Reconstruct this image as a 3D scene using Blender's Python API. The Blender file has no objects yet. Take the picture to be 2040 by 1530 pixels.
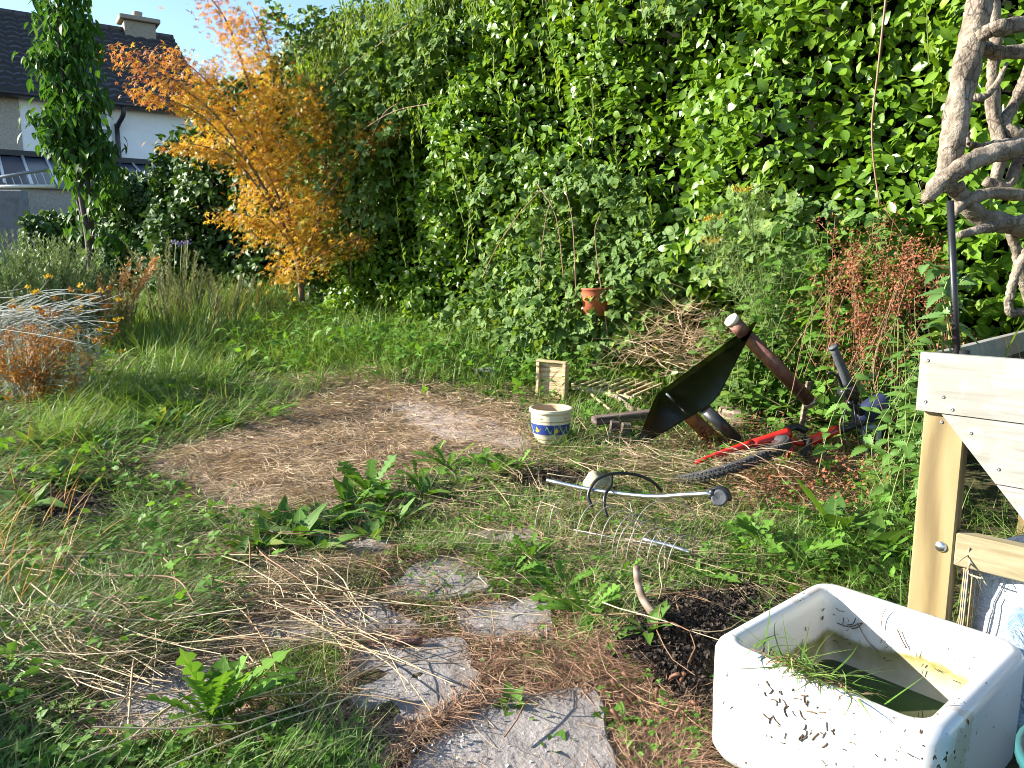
import bpy, math, random
import numpy as np
from mathutils import Vector, Matrix

rng = np.random.default_rng(11)
random.seed(5)
scene = bpy.context.scene
COL = scene.collection

# ------------------------------------------------------------------ camera, sky, sun, exposure
CAM_H, PITCH, FPX = 1.02, math.radians(9.0), 1512.0
cam_data = bpy.data.cameras.new('camera')
cam_data.sensor_width = 36.0
cam_data.lens = 36.0 * FPX / 2040.0
cam_data.clip_start, cam_data.clip_end = 0.05, 500.0
cam_data.dof.use_dof = False
cam = bpy.data.objects.new('camera', cam_data)
COL.objects.link(cam)
cam.location = (0, 0, CAM_H)
cam.rotation_euler = (math.pi / 2 - PITCH, 0, 0)
scene.camera = cam

SUN_EL = math.radians(21.0)
SUN_TO = np.array([-0.99, 0.06])            # horizontal direction towards the sun
SUN_TO = SUN_TO / np.linalg.norm(SUN_TO)
world = bpy.data.worlds.new('World')
scene.world = world
world.use_nodes = True
wn = world.node_tree
wn.nodes.clear()
w_out = wn.nodes.new('ShaderNodeOutputWorld')
w_bg = wn.nodes.new('ShaderNodeBackground')
w_sky = wn.nodes.new('ShaderNodeTexSky')
w_sky.sky_type = 'NISHITA'
w_sky.sun_disc = False
w_sky.sun_elevation = SUN_EL
w_sky.sun_rotation = math.atan2(SUN_TO[0], SUN_TO[1])
w_sky.air_density, w_sky.dust_density, w_sky.ozone_density = 1.0, 0.3, 2.5
w_bg.inputs['Strength'].default_value = 0.085
wn.links.new(w_sky.outputs[0], w_bg.inputs[0])
wn.links.new(w_bg.outputs[0], w_out.inputs[0])

sun_data = bpy.data.lights.new('sun', 'SUN')
sun_data.energy, sun_data.angle = 5.0, math.radians(0.5)
sun_data.color = (1.0, 0.94, 0.84)
sun = bpy.data.objects.new('sun', sun_data)
COL.objects.link(sun)
sdir = Vector((SUN_TO[0] * math.cos(SUN_EL), SUN_TO[1] * math.cos(SUN_EL), math.sin(SUN_EL)))
sun.rotation_euler = sdir.to_track_quat('Z', 'Y').to_euler()
sun.location = (-20, 8, 12)

vs = scene.view_settings
vs.view_transform, vs.look = 'Standard', 'None'
vs.exposure, vs.gamma = 1.92, 1.0
cy = scene.cycles
cy.max_bounces, cy.diffuse_bounces, cy.glossy_bounces = 8, 4, 3
cy.transmission_bounces, cy.transparent_max_bounces = 5, 8
cy.caustics_reflective = cy.caustics_refractive = False
cy.sample_clamp_indirect = 4.0
cy.pixel_filter_type, cy.filter_width = 'BLACKMAN_HARRIS', 1.0

# ------------------------------------------------------------------ placing
CP, SP = math.cos(PITCH), math.sin(PITCH)
def ray(px, py):
    u, v = (px - 1020) / FPX, (py - 765) / FPX
    return np.array([u, CP - v * SP, -(SP + v * CP)])
def at(px, py, Y):
    d = ray(px, py)
    return np.array([0, 0, CAM_H]) + d * (Y / d[1])
def gz(x, y):
    x, y = np.asarray(x, float), np.asarray(y, float)
    z = 0.06 * np.log1p(np.exp((y - 3.5) * 2.0)) / 2.0
    z = np.minimum(z, 0.62)
    z = z + 0.012 * np.sin(2.1 * x + 1.3) * np.cos(1.7 * y) + 0.008 * np.sin(5.3 * x + 2.0 * y) + 0.006 * np.cos(7.1 * y - 3.0 * x)
    z = z + 0.05 * np.exp(-(((x - 0.42) / 0.22) ** 2 + ((y - 1.95) / 0.18) ** 2))      # compost heap by the sink
    return z
def gps(px, py):
    px, py = np.asarray(px, float), np.asarray(py, float)
    u, v = (px - 1020) / FPX, (py - 765) / FPX
    dx, dy, dz = u, CP - v * SP, -(SP + v * CP)
    t = 1.0 / np.maximum(-dz, 0.03)
    for _ in range(30):
        g = gz(dx * t, dy * t)
        t = 0.5 * t + 0.5 * (CAM_H - g) / np.maximum(-dz, 0.02)
    return np.stack([dx * t, dy * t, gz(dx * t, dy * t)], -1)
def gp(px, py):
    return gps(px, py)
def proj(P):
    P = np.asarray(P, float)
    x, y, z = P[..., 0], P[..., 1], P[..., 2] - CAM_H
    zc = y * CP - z * SP
    yc = -z * CP - y * SP
    zc = np.maximum(zc, 1e-3)
    return 1020 + FPX * x / zc, 765 + FPX * yc / zc
def inpoly(px, py, poly):
    poly = np.asarray(poly, float)
    ins = np.zeros(np.shape(px), bool)
    j = len(poly) - 1
    for i in range(len(poly)):
        xi, yi = poly[i]
        xj, yj = poly[j]
        c = ((yi > py) != (yj > py)) & (px < (xj - xi) * (py - yi) / (yj - yi + 1e-9) + xi)
        ins ^= c
        j = i
    return ins
def sample_poly(poly, n):
    poly = np.asarray(poly, float)
    lo, hi = poly.min(0), poly.max(0)
    out = np.zeros((0, 2))
    while len(out) < n:
        q = rng.uniform(lo, hi, (n * 3, 2))
        out = np.vstack([out, q[inpoly(q[:, 0], q[:, 1], poly)]])
    return out[:n]

# ------------------------------------------------------------------ mesh collector
class MB:
    def __init__(self):
        self.V, self.L, self.S, self.M, self.U, self.nv, self.SM = [], [], [], [], [], 0, []
    def add(self, V, loops, sizes, mat=0, uv=None, smooth=True):
        V = np.asarray(V, float).reshape(-1, 3)
        loops = np.asarray(loops, np.int64).ravel()
        sizes = np.asarray(sizes, np.int64).ravel()
        self.V.append(V)
        self.L.append(loops + self.nv)
        self.S.append(sizes)
        self.M.append(np.broadcast_to(np.asarray(mat, np.int64), sizes.shape))
        self.SM.append(np.full(len(sizes), smooth))
        self.U.append(np.asarray(uv, float) if uv is not None else np.zeros((len(V), 2)))
        self.nv += len(V)
    def build(self, name, mats, parent=None):
        V = np.concatenate(self.V); L = np.concatenate(self.L); S = np.concatenate(self.S)
        me = bpy.data.meshes.new(name)
        me.vertices.add(len(V)); me.vertices.foreach_set('co', V.ravel().astype(np.float32))
        me.loops.add(len(L)); me.loops.foreach_set('vertex_index', L.astype(np.int32))
        me.polygons.add(len(S))
        me.polygons.foreach_set('loop_start', np.concatenate([[0], np.cumsum(S)[:-1]]).astype(np.int32))
        me.polygons.foreach_set('material_index', np.concatenate(self.M).astype(np.int32))
        me.polygons.foreach_set('use_smooth', np.concatenate(self.SM))
        uvl = me.uv_layers.new(name='UVMap')
        uvl.data.foreach_set('uv', np.concatenate(self.U)[L].ravel().astype(np.float32))
        for m in (mats if isinstance(mats, (list, tuple)) else [mats]):
            me.materials.append(m)
        me.update(calc_edges=True)
        me.validate()
        o = bpy.data.objects.new(name, me)
        COL.objects.link(o)
        if parent is not None:
            o.parent = parent
            o.matrix_parent_inverse = Matrix.Translation(parent.location).inverted() if parent.rotation_euler[2] == 0 else parent.matrix_world.inverted()
        return o

def tag(o, label=None, cat=None, group=None, kind=None):
    if label: o['label'] = label
    if cat: o['category'] = cat
    if group: o['group'] = group
    if kind: o['kind'] = kind
    return o
def thing(name, label, cat, loc=(0, 0, 0), group=None):
    o = bpy.data.objects.new(name, None)
    o.empty_display_size = 0.1
    o.location = tuple(float(c) for c in loc)
    COL.objects.link(o)
    return tag(o, label, cat, group)

def nrm(a):
    a = np.asarray(a, float)
    return a / np.maximum(np.linalg.norm(a, axis=-1, keepdims=True), 1e-9)
def frames(d, n):
    y = nrm(d)
    n = np.broadcast_to(n, y.shape)
    z = n - (n * y).sum(-1, keepdims=True) * y
    z = nrm(z + 1e-6)
    x = np.cross(y, z)
    return np.stack([x, y, z], -1)
def inst(mb, tmpl, P, R, S, mat=0):
    V, lp, sz, uv = tmpl
    P = np.asarray(P, float); N = len(P)
    if N == 0: return
    S = np.asarray(S, float)
    if S.ndim == 0: S = np.full(N, float(S))
    SV = V[None] * (S[:, None, None] if S.ndim == 1 else S[:, None, :])
    W = np.einsum('nij,nkj->nki', R, SV) + P[:, None, :]
    off = (np.arange(N) * len(V))[:, None]
    m = np.repeat(np.broadcast_to(mat, (N,)), len(sz))
    mb.add(W.reshape(-1, 3), (lp[None] + off).ravel(), np.tile(sz, N), m, np.tile(uv, (N, 1)))

def strip_leaf(ts, wl, wr=None, fold=0.25, droop=0.2, wave=0.0):
    ts = np.asarray(ts, float); wl = np.asarray(wl, float)
    wr = wl if wr is None else np.asarray(wr, float)
    V, U = [], []
    for i, t in enumerate(ts):
        z = -droop * t * t
        wv = wave * math.sin(i * 2.1)
        V += [(-wl[i], t, z + fold * wl[i] + wv), (0, t, z), (wr[i], t, z + fold * wr[i] - wv)]
        U += [(0, t), (0.5, t), (1, t)]
    lp, sz = [], []
    for i in range(len(ts) - 1):
        a = 3 * i
        lp += [a, a + 1, a + 4, a + 3, a + 1, a + 2, a + 5, a + 4]; sz += [4, 4]
    return np.array(V), np.array(lp), np.array(sz), np.array(U)
def oval(W, fold=0.25, droop=0.2, peak=0.45):
    ts = [0, 0.18, 0.45, 0.75, 1.0]
    w = [0.06 * W, 0.36 * W, 0.5 * W, 0.34 * W, 0.015]
    if peak < 0.4: w = [0.2 * W, 0.47 * W, 0.48 * W, 0.26 * W, 0.01]
    return strip_leaf(ts, w, None, fold, droop)
def oval_small(W, fold=0.3, droop=0.15):
    return strip_leaf([0, 0.4, 1.0], [0.05 * W, 0.5 * W, 0.02], None, fold, droop)
def serrated(W, n=7, fold=0.3, droop=0.25):
    ts, w = [], []
    for i in range(n):
        t = i / n
        base = W * 0.5 * math.sin(math.pi * min(1, (t + 0.12) ** 0.62 * 0.98))
        ts += [t, t + 0.62 / n]
        w += [max(0.012, base * 0.80), max(0.015, base * 1.08)]
    ts.append(1.0); w.append(0.004)
    return strip_leaf(ts, w, None, fold, droop)
def lobed(W, n=6, fold=0.25, droop=0.3):
    ts, wl, wr = [0.0, 0.12], [0.03, 0.025], [0.03, 0.025]
    for i in range(n):
        t0 = 0.14 + 0.8 * i / n
        e = W * 0.5 * (0.35 + 0.75 * (i + 1) / n)
        k1, k2 = random.uniform(.8, 1.1), random.uniform(.8, 1.1)
        ts += [t0 + 0.03, t0 + 0.085, t0 + 0.115]
        wl += [e * k1 * 0.95, e * k1 * 0.75, e * 0.24]
        wr += [e * k2 * 0.95, e * k2 * 0.75, e * 0.24]
    ts.append(1.0); wl.append(0.01); wr.append(0.01)
    o = np.argsort(ts)
    return strip_leaf(np.array(ts)[o], np.array(wl)[o], np.array(wr)[o], fold, droop)
def dock_leaf(W, droop=0.35):
    ts = np.linspace(0, 1, 9)
    w = W * 0.5 * np.sin(np.pi * np.clip(ts, 0, 1) ** 0.75) + 0.012
    w[0] = 0.015; w[-1] = 0.005
    return strip_leaf(ts, w, None, 0.22, droop, wave=0.015)
def palm5():
    V, U, lp, sz = [(0, 0, 0)], [(0.5, 0)], [], []
    for a, l in ((-1.75, .5), (-.85, .82), (0, 1.0), (.85, .82), (1.75, .5)):
        d = np.array([math.sin(a), math.cos(a)]); p = np.array([d[1], -d[0]])
        k = len(V)
        for f, s in ((.45, .13), (1, 0), (.45, -.13)):
            q = d * l * f + p * s * l
            V.append((q[0], q[1], -.25 * (l * f) ** 2)); U.append((.5, f))
        lp += [0, k, k + 1, k + 2]; sz.append(4)
    return np.array(V, float), np.array(lp), np.array(sz), np.array(U, float)
def combine(parts):
    V, lp, sz, U, k = [], [], [], [], 0
    for (v, l, s, u), Mx in parts:
        v = v @ np.asarray(Mx[0]).T + np.asarray(Mx[1])
        V.append(v); lp.append(l + k); sz.append(s); U.append(u); k += len(v)
    return np.concatenate(V), np.concatenate(lp), np.concatenate(sz), np.concatenate(U)
def rz(a): 
    c, s = math.cos(a), math.sin(a)
    return np.array([[c, -s, 0], [s, c, 0], [0, 0, 1]])
def trifoliate(leaf, spread=1.15):
    return combine([(leaf, (rz(0) * 1.0, (0, .25, 0))), (leaf, (rz(spread) * 0.85, (0, .2, 0))), (leaf, (rz(-spread) * 0.85, (0, .2, 0)))])

def blades(mb, P, az, L, lean, bend, W, seg=3, curl=None, mat=0):
    P = np.asarray(P, float); N = len(P)
    if N == 0: return
    b = lambda a: np.broadcast_to(np.asarray(a, float), (N,)).copy()
    az, L, lean, bend, W = b(az), b(L), b(lean), b(bend), b(W)
    curl = b(0 if curl is None else curl)
    tw = rng.uniform(-0.9, 0.9, N)
    pos = P.copy(); rows, U = [], []
    for k in range(seg + 1):
        t = k / seg
        a = az + curl * t
        h = np.stack([np.cos(a), np.sin(a), 0 * a], -1)
        sd = np.stack([-np.sin(a) * np.cos(tw), np.cos(a) * np.cos(tw), np.sin(tw)], -1)
        w = (W * (1 - t ** 1.6) * 0.5)[:, None]
        if k < seg:
            rows += [pos - sd * w, pos + sd * w]; U += [(0, t), (1, t)]
        else:
            rows += [pos.copy()]; U += [(.5, 1)]
        th = lean + bend * (t + 0.5 / seg)
        pos = pos + (L / seg)[:, None] * (np.sin(th)[:, None] * h + np.cos(th)[:, None] * np.array([0, 0, 1.0]))
    V = np.stack(rows, 1); nv = V.shape[1]
    lp, sz = [], []
    for k in range(seg - 1):
        a = 2 * k; lp += [a, a + 1, a + 3, a + 2]; sz.append(4)
    a = 2 * (seg - 1); lp += [a, a + 1, a + 2]; sz.append(3)
    off = (np.arange(N) * nv)[:, None]
    mb.add(V.reshape(-1, 3), (np.array(lp)[None] + off).ravel(), np.tile(sz, N), np.repeat(np.broadcast_to(mat, (N,)), len(sz)), np.tile(np.array(U, float), (N, 1)))

def tubes(mb, P, R, n=4, mat=0, cap=False):
    """P (N,K,3) paths, R (N,K) radii"""
    P = np.asarray(P, float)
    if P.ndim == 2: P = P[None]
    N, K = P.shape[:2]
    R = np.asarray(R, float)
    if R.ndim == 0: R = np.full((N, K), float(R))
    if R.ndim == 1: R = np.broadcast_to(R, (N, K)) if len(R) == K else np.repeat(R[:, None], K, 1)
    T = np.gradient(P, axis=1) if K > 1 else P
    T = nrm(T)
    up = np.where(np.abs(T[..., 2:3]) > 0.93, np.array([1.0, 0, 0]), np.array([0, 0, 1.0]))
    ref = up[:, :1]
    ref = np.broadcast_to(ref, T.shape)
    A = nrm(np.cross(T, ref)); B = np.cross(T, A)
    for k in range(1, K):     # keep the frame from flipping
        A[:, k] = nrm(A[:, k - 1] - (A[:, k - 1] * T[:, k]).sum(-1, keepdims=True) * T[:, k])
        B[:, k] = np.cross(T[:, k], A[:, k])
    an = np.arange(n) * 2 * math.pi / n
    V = P[:, :, None] + R[:, :, None, None] * (A[:, :, None] * np.cos(an)[None, None, :, None] + B[:, :, None] * np.sin(an)[None, None, :, None])
    ln = np.concatenate([np.zeros((N, 1)), np.cumsum(np.linalg.norm(np.diff(P, axis=1), axis=-1), 1)], 1)
    U = np.stack([np.broadcast_to(an / (2 * math.pi), (N, K, n)), np.broadcast_to(ln[:, :, None], (N, K, n))], -1)
    lp = []
    for k in range(K - 1):
        for i in range(n):
            j = (i + 1) % n
            lp += [k * n + i, k * n + j, (k + 1) * n + j, (k + 1) * n + i]
    sz = [4] * ((K - 1) * n)
    if cap:
        lp += list(range(n))[::-1] + [(K - 1) * n + i for i in range(n)]; sz += [n, n]
    off = (np.arange(N) * K * n)[:, None]
    mb.add(V.reshape(-1, 3), (np.array(lp)[None] + off).ravel(), np.tile(sz, N), mat, U.reshape(-1, 2))
def smooth_path(pts, k=4):
    pts = np.asarray(pts, float)
    if len(pts) < 3: 
        t = np.linspace(0, 1, k + 1)[:, None]
        return pts[0] * (1 - t) + pts[-1] * t
    out = []
    Q = np.vstack([2 * pts[0] - pts[1], pts, 2 * pts[-1] - pts[-2]])
    for i in range(1, len(Q) - 2):
        p0, p1, p2, p3 = Q[i - 1], Q[i], Q[i + 1], Q[i + 2]
        for t in np.arange(k) / k:
            out.append(0.5 * ((2 * p1) + (-p0 + p2) * t + (2 * p0 - 5 * p1 + 4 * p2 - p3) * t * t + (-p0 + 3 * p1 - 3 * p2 + p3) * t ** 3))
    out.append(pts[-1])
    return np.array(out)
def rod(mb, pts, r, n=8, k=4, mat=0, smooth=True, r1=None):
    P = smooth_path(pts, k) if smooth else np.asarray(pts, float)
    R = np.linspace(r, r if r1 is None else r1, len(P))
    tubes(mb, P[None], R[None], n, mat, True)
def box(mb, c, s, R=None, mat=0, bev=0.0):
    c, s = np.asarray(c, float), np.asarray(s, float) / 2
    R = np.eye(3) if R is None else np.asarray(R)
    if bev <= 0:
        V = np.array([[x, y, z] for z in (-1, 1) for y in (-1, 1) for x in (-1, 1)], float) * s
        lp = [0, 2, 3, 1, 4, 5, 7, 6, 0, 1, 5, 4, 2, 6, 7, 3, 0, 4, 6, 2, 1, 3, 7, 5]
        mb.add(V @ R.T + c, lp, [4] * 6, mat, V[:, :2], False)
        return
    b = min(bev, s.min() * .9)
    sh = lambda ins: np.array([[-s[0] + ins + b * 0, -s[1] + ins], [s[0] - ins, -s[1] + ins], [s[0] - ins, s[1] - ins], [-s[0] + ins, s[1] - ins]])
    def oct_(ins):
        x, y = s[0] - ins, s[1] - ins; q = b if ins == 0 else b * .6
        return np.array([[-x + q, -y], [x - q, -y], [x, -y + q], [x, y - q], [x - q, y], [-x + q, y], [-x, y - q], [-x, -y + q]])
    rings = [(b, -s[2]), (0, -s[2] + b), (0, s[2] - b), (b, s[2])]
    V = np.concatenate([np.c_[oct_(i), np.full(8, z)] for i, z in rings])
    lp, sz = list(range(7, -1, -1)), [8]
    for k in range(3):
        for i in range(8):
            j = (i + 1) % 8
            lp += [k * 8 + i, k * 8 + j, (k + 1) * 8 + j, (k + 1) * 8 + i]; sz.append(4)
    lp += [24 + i for i in range(8)]; sz.append(8)
    mb.add(V @ R.T + c, lp, sz, mat, V[:, :2], False)
def prism(mb, poly, z0, z1, R=None, c=(0, 0, 0), mat=0):
    poly = np.asarray(poly, float); n = len(poly)
    if 0.5 * np.sum(poly[:, 0] * np.roll(poly[:, 1], -1) - poly[:, 1] * np.roll(poly[:, 0], -1)) < 0: poly = poly[::-1]
    R = np.eye(3) if R is None else np.asarray(R)
    V = np.vstack([np.c_[poly, np.full(n, z0)], np.c_[poly, np.full(n, z1)]])
    lp = list(range(n))[::-1] + [n + i for i in range(n)]; sz = [n, n]
    for i in range(n):
        j = (i + 1) % n
        lp += [i, j, n + j, n + i]; sz.append(4)
    mb.add(V @ R.T + np.asarray(c, float), lp, sz, mat, V[:, :2], False)
def lathe(mb, prof, n=32, c=(0, 0, 0), R=None, mat=0, cap0=False, cap1=False, smooth=True):
    prof = np.asarray(prof, float); K = len(prof)
    an = np.arange(n) * 2 * math.pi / n
    V = np.stack([prof[:, :1] * np.cos(an), prof[:, :1] * np.sin(an), np.broadcast_to(prof[:, 1:2], (K, n))], -1).reshape(-1, 3)
    U = np.stack([np.broadcast_to(an / (2 * math.pi), (K, n)), np.broadcast_to(prof[:, 1:2], (K, n))], -1).reshape(-1, 2)
    R = np.eye(3) if R is None else np.asarray(R)
    lp, sz = [], []
    for k in range(K - 1):
        for i in range(n):
            j = (i + 1) % n
            lp += [k * n + i, k * n + j, (k + 1) * n + j, (k + 1) * n + i]; sz.append(4)
    if cap0: lp += list(range(n))[::-1]; sz.append(n)
    if cap1: lp += [(K - 1) * n + i for i in range(n)]; sz.append(n)
    mb.add(V @ R.T + np.asarray(c, float), lp, sz, mat, U, smooth)
def axis_frame(d, up=(0, 0, 1)):
    """3x3 with z along d"""
    z = nrm(d); up = np.asarray(up, float)
    if abs(np.dot(z, up)) > .97: up = np.array([1.0, 0, 0])
    x = nrm(np.cross(up, z)); y = np.cross(z, x)
    return np.stack([x, y, z], -1)

# ------------------------------------------------------------------ materials
def new_mat(name):
    m = bpy.data.materials.new(name); m.use_nodes = True
    nt = m.node_tree
    return m, nt, nt.nodes['Principled BSDF']
def node(nt, t, **kw):
    n = nt.nodes.new(t)
    for k, v in kw.items():
        if k in n.inputs: n.inputs[k].default_value = v
        else: setattr(n, k, v)
    return n
def ramp(nt, fac, stops):
    r = nt.nodes.new('ShaderNodeValToRGB')
    el = r.color_ramp.elements
    while len(el) < len(stops): el.new(0.5)
    for e, (p, c) in zip(el, stops):
        e.position = p; e.color = (*c, 1) if len(c) == 3 else c
    if fac is not None: nt.links.new(fac, r.inputs[0])
    return r.outputs[0]
def mix(nt, fac, a, b, mode='MIX'):
    m = nt.nodes.new('ShaderNodeMix'); m.data_type = 'RGBA'; m.blend_type = mode
    for sock, val in ((m.inputs[0], fac), (m.inputs[6], a), (m.inputs[7], b)):
        if hasattr(val, 'links'): nt.links.new(val, sock)
        elif isinstance(val, (int, float)): sock.default_value = val if sock.type == 'VALUE' else (val, val, val, 1)
        else: sock.default_value = (*val, 1)
    return m.outputs[2]
def mth(nt, op, a, b=0.0, c=None):
    m = nt.nodes.new('ShaderNodeMath'); m.operation = op
    for i, v in enumerate((a, b) if c is None else (a, b, c)):
        if hasattr(v, 'links'): nt.links.new(v, m.inputs[i])
        else: m.inputs[i].default_value = v
    return m.outputs[0]
def noise(nt, scale, detail=4, rough=0.55, vec=None, dist=0.0):
    n = node(nt, 'ShaderNodeTexNoise', Scale=scale, Detail=detail, Roughness=rough, Distortion=dist)
    if vec is not None: nt.links.new(vec, n.inputs['Vector'])
    return n.outputs['Fac']
def objco(nt, scale=None):
    tc = nt.nodes.new('ShaderNodeTexCoord')
    if scale is None: return tc.outputs['Object']
    mp = nt.nodes.new('ShaderNodeMapping'); mp.inputs['Scale'].default_value = scale
    nt.links.new(tc.outputs['Object'], mp.inputs[0])
    return mp.outputs[0]
def bump(nt, h, strength, dist=0.01):
    b = nt.nodes.new('ShaderNodeBump'); b.inputs['Strength'].default_value = strength; b.inputs['Distance'].default_value = dist
    nt.links.new(h, b.inputs['Height'])
    return b.outputs[0]
def leaf_mat(name, cols, trans=0.35, rough=0.4, tint=(1.35, 1.25, 0.6), rib=0.25, spec=0.5, patch=0.25):
    m, nt, p = new_mat(name)
    g = nt.nodes.new('ShaderNodeNewGeometry')
    n = len(cols)
    col = ramp(nt, g.outputs['Random Per Island'], [(i / max(1, n - 1), c) for i, c in enumerate(cols)])
    nz = noise(nt, 1.6, 3, 0.5, objco(nt))
    col = mix(nt, mth(nt, 'MULTIPLY', mth(nt, 'SUBTRACT', nz, 0.35), patch * 2), col, mix(nt, 1.0, col, (1.5, 1.22, 0.8), 'MULTIPLY'))
    if rib:
        uv = nt.nodes.new('ShaderNodeUVMap'); sx = nt.nodes.new('ShaderNodeSeparateXYZ')
        nt.links.new(uv.outputs[0], sx.inputs[0])
        d = mth(nt, 'ABSOLUTE', mth(nt, 'SUBTRACT', sx.outputs[0], 0.5))
        f = mth(nt, 'MULTIPLY', mth(nt, 'LESS_THAN', d, 0.05), rib)
        col = mix(nt, f, col, (0.30, 0.34, 0.12))
    nt.links.new(col, p.inputs['Base Color'])
    p.inputs['Roughness'].default_value = rough
    p.inputs['Specular IOR Level'].default_value = spec
    if trans > 0:
        tr = nt.nodes.new('ShaderNodeBsdfTranslucent')
        nt.links.new(mix(nt, 1.0, col, tint, 'MULTIPLY'), tr.inputs[0])
        ms = nt.nodes.new('ShaderNodeMixShader'); ms.inputs[0].default_value = trans
        nt.links.new(p.outputs[0], ms.inputs[1]); nt.links.new(tr.outputs[0], ms.inputs[2])
        nt.links.new(ms.outputs[0], nt.nodes['Material Output'].inputs[0])
    return m
def noise_mat(name, cols, scale=8, rough=0.7, bump_s=0.3, bump_scale=None, metal=0.0, stretch=None, spec=0.4, dist=0.004, detail=6):
    m, nt, p = new_mat(name)
    co = objco(nt, stretch)
    f = noise(nt, scale, detail, 0.6, co)
    n = len(cols)
    col = ramp(nt, f, [(0.28 + 0.44 * i / max(1, n - 1), c) for i, c in enumerate(cols)])
    nt.links.new(col, p.inputs['Base Color'])
    p.inputs['Roughness'].default_value = rough; p.inputs['Metallic'].default_value = metal
    p.inputs['Specular IOR Level'].default_value = spec
    if bump_s:
        nt.links.new(bump(nt, noise(nt, bump_scale or scale * 4, 5, 0.6, co), bump_s, dist), p.inputs['Normal'])
    return m
def island_mat(name, cols, rough=0.6, trans=0.0, spec=0.3):
    return leaf_mat(name, cols, trans, rough, (1.2, 1.1, .7), 0, spec, 0.15)

# ------------------------------------------------------------------ material library
G_HEDGE = leaf_mat('hedge_leaf', [(.058, .14, .007), (.10, .205, .010), (.14, .26, .014), (.082, .178, .010), (.185, .30, .024)], .36, .38, spec=.45)
G_SHOOT = leaf_mat('hedge_shoot_leaf', [(.16, .27, .025), (.23, .34, .04), (.12, .24, .02)], .42, .45, spec=.3)
G_IVY = leaf_mat('ivy_leaf', [(.020, .058, .012), (.038, .095, .016), (.065, .14, .022), (.026, .070, .014), (.10, .18, .035)], .18, .52, spec=.25)
G_BRAM = leaf_mat('bramble_leaf', [(.055, .125, .020), (.08, .16, .025), (.12, .21, .045), (.08, .15, .040), (.16, .24, .035)], .32, .6, spec=.25)
G_BLUE = leaf_mat('dull_leaf', [(.05, .11, .045), (.08, .15, .07), (.04, .10, .04)], .25, .5)
G_CHERRY = leaf_mat('cherry_leaf', [(.025, .085, .012), (.04, .12, .016), (.055, .14, .02)], .34, .55, spec=.25)
G_MAPLE = leaf_mat('maple_leaf', [(.51, .31, .025), (.56, .39, .035), (.48, .23, .025), (.56, .43, .06), (.53, .27, .045), (.37, .33, .035), (.41, .16, .025), (.48, .34, .025)], .42, .5, (1.1, 1.0, .7), .0, .3)
G_MAPLE2 = leaf_mat('maple_leaf_orange', [(.45, .18, .05), (.48, .24, .06), (.37, .12, .05), (.50, .28, .10)], .42, .5, (1.1, 1.0, .7), .0, .3)
G_WEED = leaf_mat('weed_leaf', [(.055, .15, .015), (.085, .20, .022), (.12, .26, .035), (.07, .17, .02)], .38, .6, spec=.22)
G_DOCK = leaf_mat('dock_leaf', [(.05, .135, .015), (.08, .18, .022), (.10, .20, .03), (.055, .13, .03), (.19, .24, .06)], .36, .55, spec=.28)
G_LAWN = island_mat('grass_blade', [(.065, .15, .018), (.095, .20, .028), (.13, .235, .04), (.17, .24, .06), (.075, .17, .022), (.27, .27, .12)], .55, .30)
G_TALL = island_mat('tall_grass_blade', [(.09, .20, .02), (.13, .26, .03), (.17, .28, .05), (.23, .27, .08), (.10, .21, .025)], .5, .35)
DRY = island_mat('dry_grass_blade', [(.33, .235, .145), (.43, .325, .205), (.50, .40, .26), (.25, .165, .10), (.40, .285, .20), (.45, .37, .21)], .7, .2)
DRY_RED = island_mat('dry_red_blade', [(.28, .165, .10), (.34, .21, .13), (.19, .10, .06), (.40, .28, .18)], .75, .15)
PALE = island_mat('pale_stalk', [(.40, .31, .19), (.50, .42, .28), (.32, .22, .12), (.44, .36, .22)], .6, .0)
REDSTALK = island_mat('brown_stalk', [(.20, .11, .06), (.26, .15, .08), (.15, .08, .05), (.30, .20, .11)], .65, .0)
GREENSTALK = island_mat('green_stalk', [(.14, .20, .05), (.18, .24, .07), (.22, .24, .10)], .55, .0)
CANE = island_mat('bramble_cane', [(.17, .11, .07), (.24, .17, .10), (.20, .10, .07), (.16, .17, .06)], .5, .0)
SORREL = island_mat('sorrel_seed', [(.28, .10, .05), (.34, .13, .06), (.20, .07, .04), (.38, .18, .09)], .7, .25)
SILVER = island_mat('silver_stem', [(.28, .31, .28), (.38, .41, .38), (.22, .25, .22)], .7, .15)
SILVERL = island_mat('silver_leaf', [(.20, .27, .22), (.28, .34, .29), (.16, .22, .17)], .7, .2)
YELFL = island_mat('yellow_flower', [(.55, .36, .02), (.62, .42, .04), (.45, .27, .02)], .7, .2)
ORANGEFL = island_mat('orange_seed', [(.30, .13, .025), (.38, .18, .03), (.24, .09, .02)], .8, .2)
ROSEM = island_mat('rosemary_needle', [(.10, .18, .06), (.16, .26, .09), (.23, .32, .14), (.08, .15, .05)], .5, .25)
MUG = island_mat('grey_weed', [(.15, .20, .09), (.20, .24, .11), (.25, .26, .14), (.12, .17, .07)], .7, .25)
PLUME = island_mat('dry_plume', [(.52, .30, .12), (.44, .24, .09), (.55, .36, .17)], .8, .2)
FENNEL = island_mat('fennel_thread', [(.16, .27, .09), (.22, .33, .11), (.30, .36, .10)], .6, .2)
PURPLE = island_mat('purple_flower', [(.22, .17, .45), (.3, .24, .55)], .7, .2)
BARKM = noise_mat('maple_bark', [(.09, .06, .045), (.17, .115, .08)], 14, .8, .5)
BARKC = noise_mat('cherry_bark', [(.045, .035, .035), (.10, .075, .07)], 14, .75, .5)
WOODY = noise_mat('hedge_wood', [(.05, .035, .02), (.12, .085, .05)], 14, .85, .4)
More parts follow.
